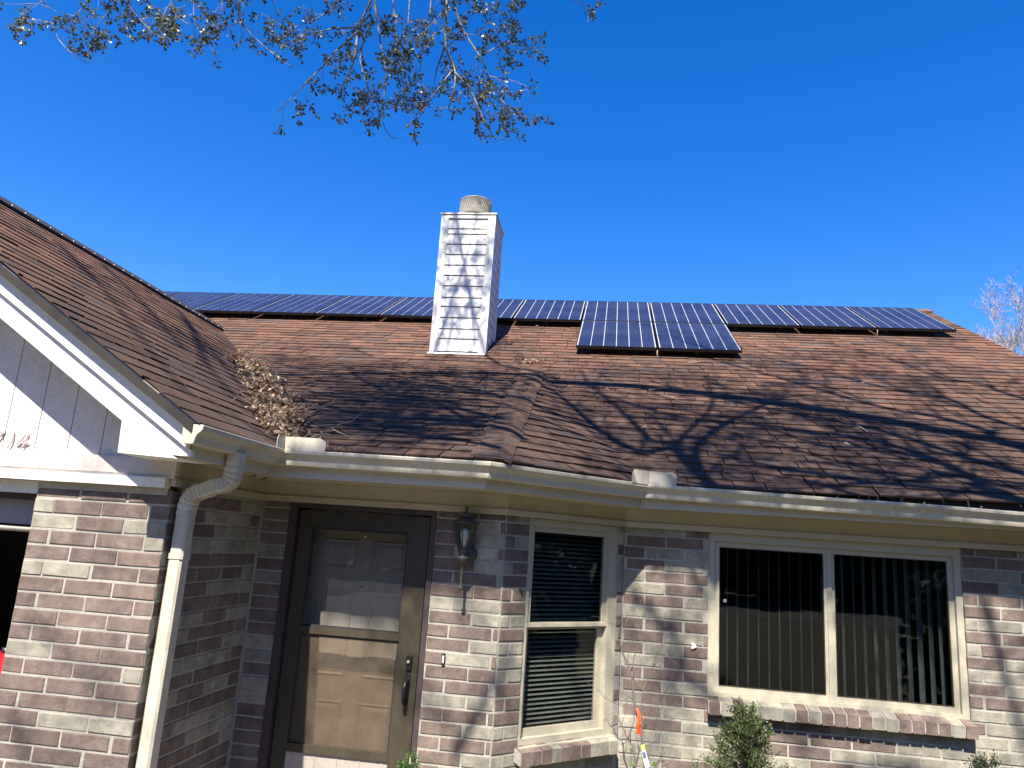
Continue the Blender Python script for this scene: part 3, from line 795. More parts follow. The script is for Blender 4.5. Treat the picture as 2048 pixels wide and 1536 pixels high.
box('jamb', (XG0 + .0, YG + .101, -.02), (XG0 + .03, YG + .25, 2.0), M['brown_frame'], house)
# house number digits, greyer than the siding: their shadowed look is put into the colour
def digit(strokes, name='house_number'):
    m_ = MB()
    for st in strokes: m_.tube([atY(x_, y_, YS - .013) for x_, y_ in st], [.0034 + .0022 * math.sin(math.pi * i / max(1, len(st) - 1)) for i in range(len(st))], 6)
    return m_.build(name, M['skirt'], house)
digit([[(-13, 861), (-5, 864), (3, 864), (9, 860), (4, 868), (-2, 876), (-8, 888), (-11, 899)]])['label'] = 'raised script digit seven on the gable'
digit([[(24, 858), (27.5, 862), (26.5, 872), (23, 884), (18, 892), (13.5, 897)]])['label'] = 'raised script digit one on the gable'
digit([[(54, 864), (49, 872), (42, 881), (31, 888)], [(31, 888), (42, 886.5), (55, 886), (58, 881)], [(58, 861), (53, 876), (49, 888), (44, 896), (39, 898)]])['label'] = 'raised script digit four on the gable'

# ------------------------------------------------------------------ chimney
CX0, CX1, CY0, CY1 = -2.184, -1.533, 8.41, 9.01
CZ1 = 5.90; CZ0 = zmain(CY0) - .25
ch = box('chimney', (CX0 + .02, CY0 + .02, CZ0), (CX1 - .02, CY1 - .02, CZ1 - .01), M['chimney'], house)
ch['label'] = 'white lap-sided chimney chase with round steel cap'
zs = [5.845, 5.70, 5.63, 5.495, 5.36, 5.22, 5.085, 4.95, 4.80, 4.685, 4.545, 4.405, 4.28, 4.12, 3.98]
tw = .075
for a, b in zip(zs, zs[1:]):
    b += .007
    if a > zmain(CY0) - .05:
        MB().hexa([(CX0 + tw, CY0 - .010, b), (CX1 - tw, CY0 - .010, b), (CX1 - tw, CY0 + .019, b), (CX0 + tw, CY0 + .019, b), (CX0 + tw, CY0 + .002, a), (CX1 - tw, CY0 + .002, a), (CX1 - tw, CY0 + .019, a), (CX0 + tw, CY0 + .019, a)]).build('siding_board', M['chimney'], ch)
    for X_, s in ((CX1, 1), (CX0, -1)):
        MB().hexa([(X_ + s * .010, CY0 + tw, b), (X_ + s * .010, CY1 - tw, b), (X_ - s * .019, CY1 - tw, b), (X_ - s * .019, CY0 + tw, b), (X_ - s * .002, CY0 + tw, a), (X_ - s * .002, CY1 - tw, a), (X_ - s * .019, CY1 - tw, a), (X_ - s * .019, CY0 + tw, a)]).build('siding_board', M['chimney'], ch)
for xx in (CX0, CX1):
    for yy in (CY0, CY1):
        sx = 1 if xx == CX0 else -1; sy = 1 if yy == CY0 else -1
        m_ = MB(); m_.box((min(xx - sx * .018, xx + sx * tw), min(yy - sy * .018, yy), CZ0), (max(xx - sx * .018, xx + sx * tw), max(yy - sy * .018, yy), CZ1 - .062))
        m_.box((min(xx - sx * .018, xx), min(yy + sy * .001, yy + sy * tw), CZ0), (max(xx - sx * .018, xx), max(yy + sy * .001, yy + sy * tw), CZ1 - .062))
        m_.build('corner_board', M['chimney'], ch)
for p0, p1 in (((CX0 - .018, CY0 - .018, CZ1 - .061), (CX1 + .018, CY0, CZ1 - .012)), ((CX1, CY0 + .001, CZ1 - .061), (CX1 + .018, CY1 + .018, CZ1 - .012)), ((CX0 - .018, CY0 + .001, CZ1 - .061), (CX0, CY1 + .018, CZ1 - .012))): box('top_trim', p0, p1, M['chimney'], ch)
box('cap_flashing', (CX0 - .03, CY0 - .03, CZ1 - .011), (CX1 + .03, CY1 + .03, CZ1 + .006), M['galv'], ch)
MB().prism([(CX0 - .03, CY0 - .019, zmain(CY0) + .005), (CX1 + .02, CY0 - .019, zmain(CY0) + .005), (CX1 + .02, CY0 - .075, zmain(CY0 - .075) + .018), (CX0 - .03, CY0 - .075, zmain(CY0 - .075) + .018)], (0, 0, .006)).build('flashing', M['white_paint'], ch)
cc = ((CX0 + CX1) / 2 + .01, 8.71, 0)
MB().lathe((cc[0], cc[1], CZ1), [(.165, 0), (.165, .05), (.15, .055), (.15, .12), (.16, .13)], 32).build('flue_collar', M['rust_galv'], ch)
capm = MB(); capm.lathe((cc[0], cc[1], CZ1 + .085), [(.185, .0), (.203, .0), (.203, .012), (.200, .014), (.200, .205), (.203, .207), (.203, .222), (.16, .236), (.0, .246)], 40); capm.lathe((cc[0], cc[1], CZ1 + .085), [(.185, 0), (.185, .2)], 40)
cap = capm.build('flue_cap', M['rust_galv'], ch)
mesh_b = MB()                     # diamond mesh on the drum
for i in range(44):
    for s in (1, -1):
        pts = []
        for j in range(5):
            a = 2 * math.pi * (i / 44 + s * j * .0165); pts.append((cc[0] + .2025 * math.cos(a), cc[1] + .2025 * math.sin(a), CZ1 + .1 + .188 * j / 4))
        mesh_b.tube(pts, .0028, 3, False)
mesh_b.build('mesh_screen', M['galv'], cap)

# ------------------------------------------------------------------ door
DZ0, DZ1 = .10, 2.093
dm = MB()
frP.box(dm, XDL, XDL + .055, DZ0, DZ1, -.26, .006); frP.box(dm, XDR - .035, XDR, DZ0, DZ1, -.26, .006); frP.box(dm, XDL + .056, XDR - .036, DZ1 - .03, DZ1, -.26, .004)
door_frame = dm.build('door_frame', M['brown_frame'], house)
SX0, SX1, SZ1 = XDL + .066, XDR - .050, DZ1 - .044
GX0, GX1 = -2.020, -1.335
st = MB()
frP.box(st, SX0, GX0, DZ0, SZ1, -.065, -.035); frP.box(st, GX1, SX1, DZ0, SZ1, -.065, -.035)
frP.box(st, GX0, GX1, 1.945, SZ1, -.065, -.035)
storm = st.build('storm_door', M['storm'], house); storm['label'] = 'bronze full-view storm door in front of a taupe panelled door'
def sub(name, u0, u1, z0, z1, d0, d1, mat, parent=storm):
    m_ = MB(); frP.box(m_, u0, u1, z0, z1, d0, d1); return m_.build(name, mat, parent)
sub('bead', GX0 + .0, GX1, 1.925, 1.944, -.058, -.042, M['black_rubber']); sub('bead', GX0, GX0 + .012, .56, 1.924, -.058, -.042, M['black_rubber']); sub('bead', GX1 - .012, GX1, .56, 1.924, -.058, -.042, M['black_rubber'])
sub('bead', GX0 + .016, GX1 - .016, 1.222, 1.2395, -.058, -.044, M['storm']); sub('bead', GX0 + .016, GX1 - .016, 1.2855, 1.297, -.058, -.044, M['black_rubber'])
sub('middle_rail', GX0, GX1, 1.240, 1.285, -.062, -.028, M['storm'])
sub('bottom_rail', GX0, GX1, .505, .555, -.064, -.03, M['storm'])
sub('pane', GX0 + .016, GX1 - .016, 1.286, 1.924, -.052, -.048, M['glass']); sub('pane', GX0 + .016, GX1 - .016, .556, 1.239, -.050, -.046, M['dusty_glass'])
kp = sub('kick_panel', GX0, GX1, DZ0, .504, -.06, -.045, M['door'])
for i in range(5): sub('rib', GX0 + .04 + i * .15, GX0 + .05 + i * .15, .13, .49, -.0449, -.041, M['door'], kp)
hx = (SX1 + GX1) / 2 + .012
hb = sub('handle', hx - .017, hx + .020, 1.075, 1.155, -.0349, -.015, M['black_metal'])
sub('latch_plate', hx - .017, hx + .017, .985, 1.045, -.0349, -.02, M['black_metal'], hb)
MB().lathe(frP.p(hx, 1.115, -.015), [(.0, 0)], 3)
lk = MB(); c0 = frP.p(hx, 1.118, -.015)
lk.tube([c0, c0 + frP.n * .012], .011, 12); lk.build('lock_cylinder', M['galv'], hb)
pl_ = MB(); pl_.tube([frP.p(hx, 1.0, -.02), frP.p(hx, .995, .02), frP.p(hx - .002, .96, .032), frP.p(hx - .003, .91, .03), frP.p(hx - .002, .875, .018), frP.p(hx, .868, -.03)], [.014, .013, .012, .012, .014, .016], 8); pl_.build('pull', M['black_metal'], hb)
frame_side = MB(); frP.box(frame_side, SX1 + .0085, XDR - .0355, DZ0, SZ1, -.06, -.022); frame_side.build('hinge_rail', M['storm'], storm)
# entry door with raised panels
EX0, EX1 = -2.06, -1.24
ed = MB(); frP.box(ed, XDL + .0555, XDR - .0355, DZ0 + .01, DZ1 - .01, -.245, -.215)
entry = ed.build('front_door', M['door'], house); entry['label'] = 'taupe six-panel front door behind the storm door glass'
def raised(u0, u1, z0, z1):
    m_ = MB(); i, d = .028, .009
    o = [frP.p(u0, z0, -.2145), frP.p(u1, z0, -.2145), frP.p(u1, z1, -.2145), frP.p(u0, z1, -.2145)]
    r1 = [frP.p(u0 + .008, z0 + .008, -.2145 + d), frP.p(u1 - .008, z0 + .008, -.2145 + d), frP.p(u1 - .008, z1 - .008, -.2145 + d), frP.p(u0 + .008, z1 - .008, -.2145 + d)]
    r2 = [frP.p(u0 + .022, z0 + .022, -.2145 + .001), frP.p(u1 - .022, z0 + .022, -.2145 + .001), frP.p(u1 - .022, z1 - .022, -.2145 + .001), frP.p(u0 + .022, z1 - .022, -.2145 + .001)]
    r3 = [frP.p(u0 + .045, z0 + .045, -.2145 + d), frP.p(u1 - .045, z0 + .045, -.2145 + d), frP.p(u1 - .045, z1 - .045, -.2145 + d), frP.p(u0 + .045, z1 - .045, -.2145 + d)]
    V = o + r1 + r2 + r3; F = [(12, 13, 14, 15)]
    for k in range(3):
        for j in range(4): F.append((k * 4 + j, k * 4 + (j + 1) % 4, k * 4 + 4 + (j + 1) % 4, k * 4 + 4 + j))
    m_.add(V, F); m_.build('raised_panel', M['door'], entry)
pw = .25
for c in (-1.865, -1.50):
    for z0, z1 in ((1.67, 1.87), (.96, 1.50), (.30, .80)): raised(c - pw / 2, c + pw / 2, z0, z1)
MB().tube([frP.p(-1.684, 1.555, -.216), frP.p(-1.684, 1.555, -.209)], .008, 12).build('peephole', M['black_metal'], entry)

# ------------------------------------------------------------------ windows
def room_dark(): pass
# wide sliding window
wf = MB(); D0, D1 = -.10, -.030
z0, z1 = .931, 2.0945
def fbox(mb, fr, u0, u1, a, b, d0, d1): fr.box(mb, u0, u1, a, b, d0, d1)
cas = .045
for (a, b, c, d, dd0, dd1) in ((XWL, XWL + cas, z0, z1, D0, -.022), (XWR - cas, XWR, z0, z1, D0, -.022), (XWL + cas, XWR - cas, z0, z0 + .048, D0, -.024), (XWL + cas, XWR - cas, z1 - .06, z1, D0, -.024)): fbox(wf, frR, a, b, c, d, dd0, dd1)
win = wf.build('window', M['vinyl'], house); win['label'] = 'wide almond-framed sliding window with vertical blinds'
x0, x1, a0, a1 = XWL + cas + .001, XWR - cas - .001, z0 + .049, z1 - .061
xm = 1.607
s1 = MB()
def ring(mb, fr, u0, u1, a, b, w, d0, d1):
    fr.box(mb, u0, u0 + w, a, b, d0, d1); fr.box(mb, u1 - w, u1, a, b, d0, d1); fr.box(mb, u0 + w, u1 - w, a, a + w, d0, d1 - .001); fr.box(mb, u0 + w, u1 - w, b - w, b, d0, d1 - .001)
ring(s1, frR, x0, xm - .001, a0, a1, .038, -.075, -.045); s1o = s1.build('sash', M['vinyl'], win)
s2 = MB(); ring(s2, frR, xm, x1, a0, a1, .036, -.078, -.050); s2o = s2.build('sash', M['vinyl'], win)
gk = MB(); ring(gk, frR, x0 + .039, xm - .040, a0 + .039, a1 - .039, .006, -.07, -.05); gk.build('gasket', M['storm'], win)
gk = MB(); ring(gk, frR, xm + .037, x1 - .037, a0 + .037, a1 - .037, .006, -.072, -.054); gk.build('gasket', M['storm'], win)
pn = MB(); frR.box(pn, x0 + .0381, xm - .0391, a0 + .0381, a1 - .0381, -.063, -.059); pn.build('pane', M['glass'], win)
pn = MB(); frR.box(pn, xm + .0361, x1 - .0361, a0 + .0361, a1 - .0361, -.066, -.062); pn.build('pane', M['glass'], win)
mu = MB(); frR.box(mu, xm - .018, xm + .014, a0, a1, -.044, -.036); mu.build('meeting_rail', M['vinyl'], win)
st_ = MB(); frR.box(st_, XWL + .001, XWR - .001, .9265, .9305, -.09, .02); st_.build('sill_flashing', M['vinyl'], win)
vb = thing('vertical_blind', frR.p(1.6, .98, -.2), 'half-open pale vertical blinds hanging behind the wide window', 'blind')
hr = MB(); frR.box(hr, XWL + .06, XWR - .06, 2.05, 2.085, -.24, -.20); hr.build('head_rail', M['vblind'], vb)
_vm = {}
n = 22
for i in range(n):
    u = XWL + .09 + (XWR - XWL - .16) * i / (n - 1)
    f = (u - XWL) / (XWR - XWL); ang = 78 - 38 * max(0, f - .35) / .65 + U(-4, 4)
    q = round(ang / 4) * 4
    if q not in _vm:
        mb = MB(); w_ = .088; V = []
        for zz in (.965, 2.05):
            for k in range(5):
                s = (k / 4 - .5); V.append((s * w_ * math.cos(math.radians(q)) + .01 * math.sin(math.radians(q)) * (1 - 4 * s * s), s * w_ * math.sin(math.radians(q)) - .01 * math.cos(math.radians(q)) * (1 - 4 * s * s), zz))
        mb.add(V, [[k, k + 1, 6 + k, 5 + k] for k in range(4)], True)
        o = mb.build('slat', M['vblind'], vb); _vm[q] = o.data
    else: o = bpy.data.objects.new('slat', _vm[q]); link(o, vb)
    o.matrix_basis = Matrix.Translation(frR.p(u, 0, -.22))
# narrow double-hung window in the angled wall
wf = MB(); u0, u1, z0, z1 = BW[0] + .001, BW[1] - .001, .645, 2.0945
for (a, b, c, d, dd0, dd1) in ((u0, u0 + .032, z0, z1, D0, -.012), (u1 - .075, u1, z0, z1, D0, -.012), (u0 + .032, u1 - .075, z0, z0 + .04, D0, -.014), (u0 + .032, u1 - .075, z1 - .05, z1, D0, -.014)): fbox(wf, frD, a, b, c, d, dd0, dd1)
bay = wf.build('window', M['vinyl'], house); bay['label'] = 'narrow almond-framed double-hung window in the angled wall'
v0, v1 = u0 + .033, u1 - .076
s1 = MB(); ring(s1, frD, v0, v1, 1.37, z1 - .051, .036, -.052, -.030); s1.build('sash', M['vinyl'], bay)
s2 = MB(); ring(s2, frD, v0, v1, z0 + .041, 1.405, .048, -.085, -.058); s2.build('sash', M['vinyl'], bay)
pn = MB(); frD.box(pn, v0 + .0361, v1 - .0361, 1.4061, z1 - .0871, -.044, -.040); pn.build('pane', M['glass'], bay)
pn = MB(); frD.box(pn, v0 + .0481, v1 - .0481, z0 + .0891, 1.3569, -.074, -.070); pn.build('pane', M['glass'], bay)
mu = MB(); frD.box(mu, v0, v1, 1.378, 1.402, -.029, -.018); mu.build('meeting_rail', M['vinyl'], bay)
st_ = MB(); frD.box(st_, u0, u1, .627, .644, -.095, .03); st_.build('sill_flashing', M['vinyl'], bay)
mbl = thing('mini_blind', frD.p((u0 + u1) / 2, .7, -.16), 'dark horizontal mini blinds behind the narrow angled window', 'blind')
nsl = 44; base = None
for i in range(nsl):
    zz = .715 + i * (2.03 - .715) / (nsl - 1)
    if base is None:
        mb = MB(); V = []
        for uu in (u0 + .0, LD + .02):
            for k in range(4):
                s = k / 3 - .5; V.append(frD.p(uu, .004 * (1 - 4 * s * s) - s * .015, -.13 + s * .026))
        mb.add(V, [[k, k + 1, 5 + k, 4 + k] for k in range(3)], True)
        base = mb.build('slat', M['blind'], mbl); o = base
    else: o = bpy.data.objects.new('slat', base.data); link(o, mbl)
    o.matrix_basis = Matrix.Translation((0, 0, zz)) @ Matrix.Rotation(U(-.0008, .0008), 4, 'Y')
for uu in (u0 + .14, u1 - .2): MB().tube([frD.p(uu, .7, -.145), frD.p(uu, 2.04, -.145)], .0015, 4).build('cord', M['blind'], mbl)

# ------------------------------------------------------------------ wall lantern, bell, bits
LX = -.922; lc = frP.p(LX, 0, .115)
lan = thing('wall_lantern', frP.p(LX, 1.6, 0), 'dark bronze coach lantern with clear glass on the brick beside the door', 'lantern')
MB().lathe((lc.x, lc.y, 0), [(.001, 1.868), (.030, 1.868), (.036, 1.86), (.036, 1.845), (.028, 1.83), (.03, 1.80), (.044, 1.815), (.046, 1.80), (.03, 1.775), (.012, 1.765), (.011, 1.72), (.008, 1.64), (.007, 1.63), (.016, 1.618), (.014, 1.606), (0, 1.602)], 14).build('base', M['dark_bronze'], lan)
cap_ = MB(); cap_.lathe((lc.x, lc.y, 0), [(.090, 2.022), (.091, 2.029), (.062, 2.045), (.035, 2.06), (.022, 2.064), (.046, 2.068), (.048, 2.080), (.04, 2.09), (.01, 2.096), (.007, 2.118), (.009, 2.124), (0, 2.14)], 18); cap_.lathe((lc.x, lc.y, 0), [(.0, 2.0215), (.090, 2.0215)], 18); cap_.build('cap', M['dark_bronze'], lan)
gm_ = MB(); gm_.lathe((lc.x, lc.y, 0), [(.036, 1.866), (.060, 1.93), (.072, 1.98), (.070, 2.02)], 8, smooth=False); gm_.lathe((lc.x, lc.y, 0), [(.033, 1.867), (.057, 1.93), (.069, 1.98), (.067, 2.02)], 8, smooth=False); gm_.build('lantern_glass', M['glass'], lan)
for k in range(8):
    a = 2 * math.pi * k / 8
    MB().tube([(lc.x + r_ * math.cos(a), lc.y + r_ * math.sin(a), z_) for r_, z_ in ((.038, 1.862), (.062, 1.93), (.074, 1.98), (.073, 2.024))], .0028, 4).build('rib', M['dark_bronze'], lan)
MB().lathe((lc.x, lc.y, 0), [(0, 1.87), (.012, 1.872), (.014, 1.89), (.022, 1.92), (.028, 1.95), (.024, 1.978), (.012, 1.99), (0, 1.992)], 14).build('bulb', M['bulb'], lan)
ar = MB(); ar.tube([frP.p(LX, 1.80, .0), frP.p(LX, 1.815, .05), frP.p(LX, 1.80, .105)], .014, 8); ar.build('arm', M['dark_bronze'], lan)
bp = MB(); c = frP.p(LX + .018, 1.83, .0); bp.tube([c, c + frP.n * .012, c + frP.n * .022], [.058, .058, .03], 18); bp.build('back_plate', M['dark_bronze'], lan)
bell = thing('doorbell', frP.p(-1.018, 1.13, 0), 'small black doorbell button on the brick right of the door', 'doorbell')
m_ = MB(); frP.box(m_, -1.029, -1.007, 1.125, 1.193, 0.004, .014); m_.build('bell_plate', M['black_metal'], bell)
m_ = MB(); frP.box(m_, -1.023, -1.013, 1.137, 1.181, .0141, .019); m_.build('button', M['white_plastic'], bell)
blob = MB()
for k in range(9): blob.lathe(frR.p(.645 + U(-.012, .012), 1.285 + U(-.02, .012), .004 + U(0, .006)), [(0, -.011), (.009, -.006), (.012, 0), (.008, .007), (0, .01)], 7)
blob.build('sealant_patch', M['white_plastic'], None, label='small white blob of sealant on the brick left of the wide window', cat='sealant')
MB().prism([frR.p(.862, 1.600, -.0575), frR.p(.884, 1.600, -.0575), frR.p(.884, 1.622, -.0575), frR.p(.862, 1.622, -.0575)], frR.n * .001).build('window_sticker', M['vblind'], win)
# soffit hooks
for px_, py_ in ((503, 952), (532, 960)):
    p_ = Vector((FX - .01, 4.3 if px_ < 510 else 4.45, ZFB)); MB().tube([p_ + Vector((.012 * math.cos(a), .012 * math.sin(a), -.012 - .010 * math.sin(a * .5))) for a in [i * .7 for i in range(9)]], .003, 5).build('hook', M['dark_bronze'], house)
# red object inside the garage
rb = thing('gas_can', (-3.42, 4.15, .75), 'red plastic object at the edge of the dark garage opening', 'can')
m_ = MB(); m_.prism([(-3.62, 4.1, .84), (-3.345, 4.1, .84), (-3.345, 4.1, 1.05), (-3.40, 4.1, 1.09), (-3.55, 4.1, 1.09), (-3.62, 4.1, 1.04)], (0, .2, 0)); m_.build('body', M['red'], rb)
m_ = MB(); m_.tube([(-3.48, 4.2, 1.08), (-3.48, 4.2, 1.12)], .03, 10); m_.build('lid', M['black_metal'], rb)
sh_ = MB(); sh_.box((-3.8, 4.02, .80), (-3.32, 4.5, .839)); 
for xx in (-3.78, -3.36):
    for yy in (4.04, 4.46): sh_.box((xx, yy, -.0), (xx + .03, yy + .03, .799))
sh_.build('shelf', M['black_metal'], None, label='black metal shelf in the garage under the red can', cat='shelf')

# ------------------------------------------------------------------ solar panels
PP = .96; PW = .942; PGAP = .020; PH = .120       # pitch, width, gap, height over the shingles
plen = 1.445; vtop = (11.05 - Y0M) / cosM
XPR = 4.33
railm = MB()
def cell_mesh():
    mb = MB(); return mb
_pm = {}
def panel(k, row, label):
    x1_ = XPR - k * PP; x0_ = x1_ - PW; v1_ = vtop - row * (plen + .018); v0_ = v1_ - plen
    pnl = thing('solar_panel', plM.p((x0_ + x1_) / 2, v0_, PH), label, 'solar panel', 'solar panels on the roof')
    def place(name, key, make, mat, a, b, h):
        if key not in _pm: o = make().build(name, mat, pnl); _pm[key] = o.data
        else: o = bpy.data.objects.new(name, _pm[key]); link(o, pnl)
        c = plM.p(a, b, h)
        o.matrix_basis = Matrix(((plM.u.x, plM.v.x, plM.n.x, c.x), (plM.u.y, plM.v.y, plM.n.y, c.y), (plM.u.z, plM.v.z, plM.n.z, c.z), (0, 0, 0, 1)))
        return o
    fw = .010
    def mk_frame():
        mb = MB(); mb.box((0, 0, -.035), (PW, fw, .002)); mb.box((0, plen - fw, -.035), (PW, plen, .002)); mb.box((0, fw, -.035), (fw, plen - fw, .0018)); mb.box((PW - fw, fw, -.035), (PW, plen - fw, .0018)); return mb
    def mk_sheet(): return MB().box((fw + .0002, fw + .0002, -.008), (PW - fw - .0002, plen - fw - .0002, -.003))
    place('frame', 'frame', mk_frame, M['black_metal'], x0_, v0_, PH)
    place('glass_sheet', 'sheet', mk_sheet, M['backsheet'], x0_, v0_, PH)
    mx_ = .021; nx, ny = 6, 2
    cw = (PW - 2 * mx_ - (nx - 1) * .0075) / nx; chh = (plen - 2 * mx_ - (ny - 1) * .009) / ny
    def mk_cell():
        mb = MB(); mb.box((0, 0, -.0029), (cw, chh, -.0012)); return mb
    for i in range(nx):
        for j in range(ny):
            place('cell', 'cell', mk_cell, M['cell'], x0_ + mx_ + i * (cw + .0075), v0_ + mx_ + j * (chh + .009), PH)
    return pnl, x0_, x1_, v0_, v1_
names = {0: 'solar panel at the right end of the ridge row', 1: 'second solar panel from the right end of the ridge row', 2: 'ridge-row solar panel just right of the two stacked pairs',
         3: 'upper solar panel of the right stacked pair', 4: 'upper solar panel of the left stacked pair', 5: 'ridge-row solar panel just left of the stacked pairs, right of the chimney', 6: 'solar panel partly hidden behind the chimney, right side',
         7: 'solar panel partly hidden behind the chimney, left side', 8: 'first whole ridge-row solar panel left of the chimney', 9: 'second whole ridge-row solar panel left of the chimney', 10: 'third whole ridge-row solar panel left of the chimney',
         11: 'ridge-row solar panel directly above the garage ridge end', 12: 'leftmost solar panel cut off by the garage ridge'}
rows_ = [(k, 0, names[k]) for k in range(13)] + [(3, 1, 'lower solar panel of the right stacked pair, nearest the eave'), (4, 1, 'lower solar panel of the left stacked pair'), (11, 1, 'second-row solar panel corner peeping over the garage ridge')]
for k, row, lab in rows_:
    p_, x0_, x1_, v0_, v1_ = panel(k, row, lab)
    for xx in (x0_ + .45,) if k % 2 else (x0_ + .14, x1_ - .22):
        for vv in (v0_ + .10,):
            m_ = MB(); a = plM.p(xx, vv, 0); b = [(-.02, 0), (.02, 0), (.02, .05), (-.02, .05)]
            m_.hexa([plM.p(xx - .02, vv, .012), plM.p(xx + .02, vv, .012), plM.p(xx + .02, vv + .05, .012), plM.p(xx - .02, vv + .05, .012), plM.p(xx - .02, vv, PH - .036), plM.p(xx + .02, vv, PH - .036), plM.p(xx + .02, vv + .05, PH - .036), plM.p(xx - .02, vv + .05, PH - .036)])
            m_.hexa([plM.p(xx - .05, vv - .03, .012), plM.p(xx + .12, vv - .03, .012), plM.p(xx + .12, vv + .1, .010), plM.p(xx - .05, vv + .1, .010), plM.p(xx - .05, vv - .03, .016), plM.p(xx + .12, vv - .03, .016), plM.p(xx + .12, vv + .1, .014), plM.p(xx - .05, vv + .1, .014)])
            m_.build('mount', M['black_metal'], p_)
    if k not in (1, 4): continue
    m_ = MB(); vv = v0_ - .002
    m_.tube([plM.p(x1_ + .005, vv, PH - .03), plM.p(x1_ + .006, vv - .0, .05), plM.p(x1_ + .008, vv - .03, .012)], .006, 5); m_.build('cable', M['twig'], p_)
# a few dead leaves on the panels
for (x_, v_) in ((.22, .0), (.62, .02), (1.15, .01), (.50, .015), (3.72, .45)):
    pass

# ------------------------------------------------------------------ leaf litter, twigs on the roof
def vall(z):                                    # the valley between the garage slope and the house slopes
    X = X0G - (z - Z0G) / MG
    Y = Y0P + (z - Z0P) / MP if z < AP.z else Y0M + (z - Z0M) / MS
    return Vector((X, Y, z))
def roof_z(x, y):
    zz = max(zgar(x), zmain(y))
    if y < AP.y and x < LC.x: zz = max(zz, zporch(y))
    return zz
lit = MB()
def dry_leaf(mb, c, s):
    a = Vector((U(-1, 1), U(-1, 1), U(-.5, 1))).normalized(); b = a.orthogonal().normalized(); b = Matrix.Rotation(U(0, 6.28), 3, a) @ b; d = a.cross(b)
    L, W, cu = s, s * U(.35, .55), s * U(.1, .35)
    V = [c - b * L * .5 + a * cu * .5, c - b * .1 * L + d * W * .5 + a * cu * .3, c + b * .25 * L + d * W * .42 + a * cu * .2, c + b * L * .5 + a * cu, c + b * .25 * L - d * W * .42 + a * cu * .2, c - b * .1 * L - d * W * .5 + a * cu * .3, c]
    mb.add(V, [(0, 1, 6), (1, 2, 6), (2, 3, 6), (3, 4, 6), (4, 5, 6), (5, 0, 6)])
for i in range(4200):
    f = R() ** .8; z = 2.44 + (3.93 - 2.44) * f
    c = vall(z); wdt = .05 + .19 * (1 - f) ** .7 + (.06 if .25 < f < .8 else 0)
    du = random.gauss(.18, .44) * wdt; 
    c.x += du; hgt = max(0, 1 - abs(du / wdt - .35) / 1.3) * (.035 + .06 * (1 - f))
    c.z = roof_z(c.x, c.y) + .015 + hgt * .8 * U(.1, 1)
    dry_leaf(lit, c, U(.018, .05) if R() < .6 else U(.05, .08))
for i in range(420):                            # leaves lying in the porch gutter and at the valley foot
    x_ = U(-2.05, -1.55) if i < 260 else U(-2.0, 3.5); y_ = FYP - .05 + U(-.03, .03) if x_ < -.75 else FYR - .05 + U(-.03, .03)
    if -.75 < x_ < .25: continue
    dry_leaf(lit, Vector((x_, y_, 2.375 + (U(0, .045) if i < 260 else U(-.02, .012)))), U(.03, .06))
lit.build('leaf_litter', M['dry'], None, label='heap of dry tan oak leaves filling the roof valley above the porch', cat='dry leaves', kind='stuff')
def crooked(a, d, L, r, n=4, k=.25):
    pts = [Vector(a)]; d = Vector(d).normalized()
    for i in range(n):
        d = (d + Vector((U(-k, k), U(-k, k), U(-k, k)))).normalized(); pts.append(pts[-1] + d * (L / n))
    return pts, [r * (1 - .6 * i / n) for i in range(n + 1)]
tw_ = MB()
for i in range(170):
    f = R() ** 1.1; z = 2.46 + 1.32 * f; c = vall(z); c.x += random.gauss(.08, .12) * (1.6 - f); c.z = roof_z(c.x, c.y) + U(.03, .10)
    p_, r_ = crooked(c, (U(-.7, 1), U(-.8, .6), U(-.25, .28)), U(.08, .26), U(.0015, .0032), 4, .35); tw_.tube(p_, r_, 4)
tw_.build('twig_litter', M['twig'], None, label='thin dry sticks poking out of the leaf heap in the roof valley', cat='sticks', kind='stuff')
def onmain(px_, py_):
    d = ray(px_, py_); o = Vector((0, 0, CAM_Z)); nn = plM.n; return o + d * ((plM.o - o).dot(nn) / d.dot(nn))
TWIGS = [(1735, 868, 2.3, .17, 'forked pale twig alone low on the right roof slope'), (1617, 758, .4, .14, 'bent pale twig below the right end of the stacked panels'), (1690, 757, -.3, .12, 'short twig right of the bent twig below the panels'),
         (1720, 770, .2, .16, 'thin twig just below the short twig under the panels'), (1298, 784, .5, .22, 'long thin twig right of the hip, upper of two'), (1320, 795, .1, .24, 'long thin twig right of the hip, lower of two'), (1218, 785, 2.2, .10, 'tiny twig on the shingles closest to the hip top'),
         (1315, 862, 2.1, .1, 'small upright twig above the right splash guard'), (1280, 862, .5, .1, 'small curled twig left of the upright one above the splash guard'), (1430, 812, .2, .1, 'small twig in the middle of the right slope'), (1500, 680, .7, .13, 'pale twig beside the right edge of the stacked panels'),
         (1375, 729, .1, .2, 'twig lying just under the stacked solar panels'), (1700, 895, 2.5, .07, 'very small twig left of the lone forked one'), (1410, 767, .1, .25, 'long flat twig a little below the stacked panels'), (1030, 650, .3, .3, 'long pale stick right of the chimney under the ridge panels'), (1072, 655, .6, .16, 'short stick right of the long one by the chimney')]
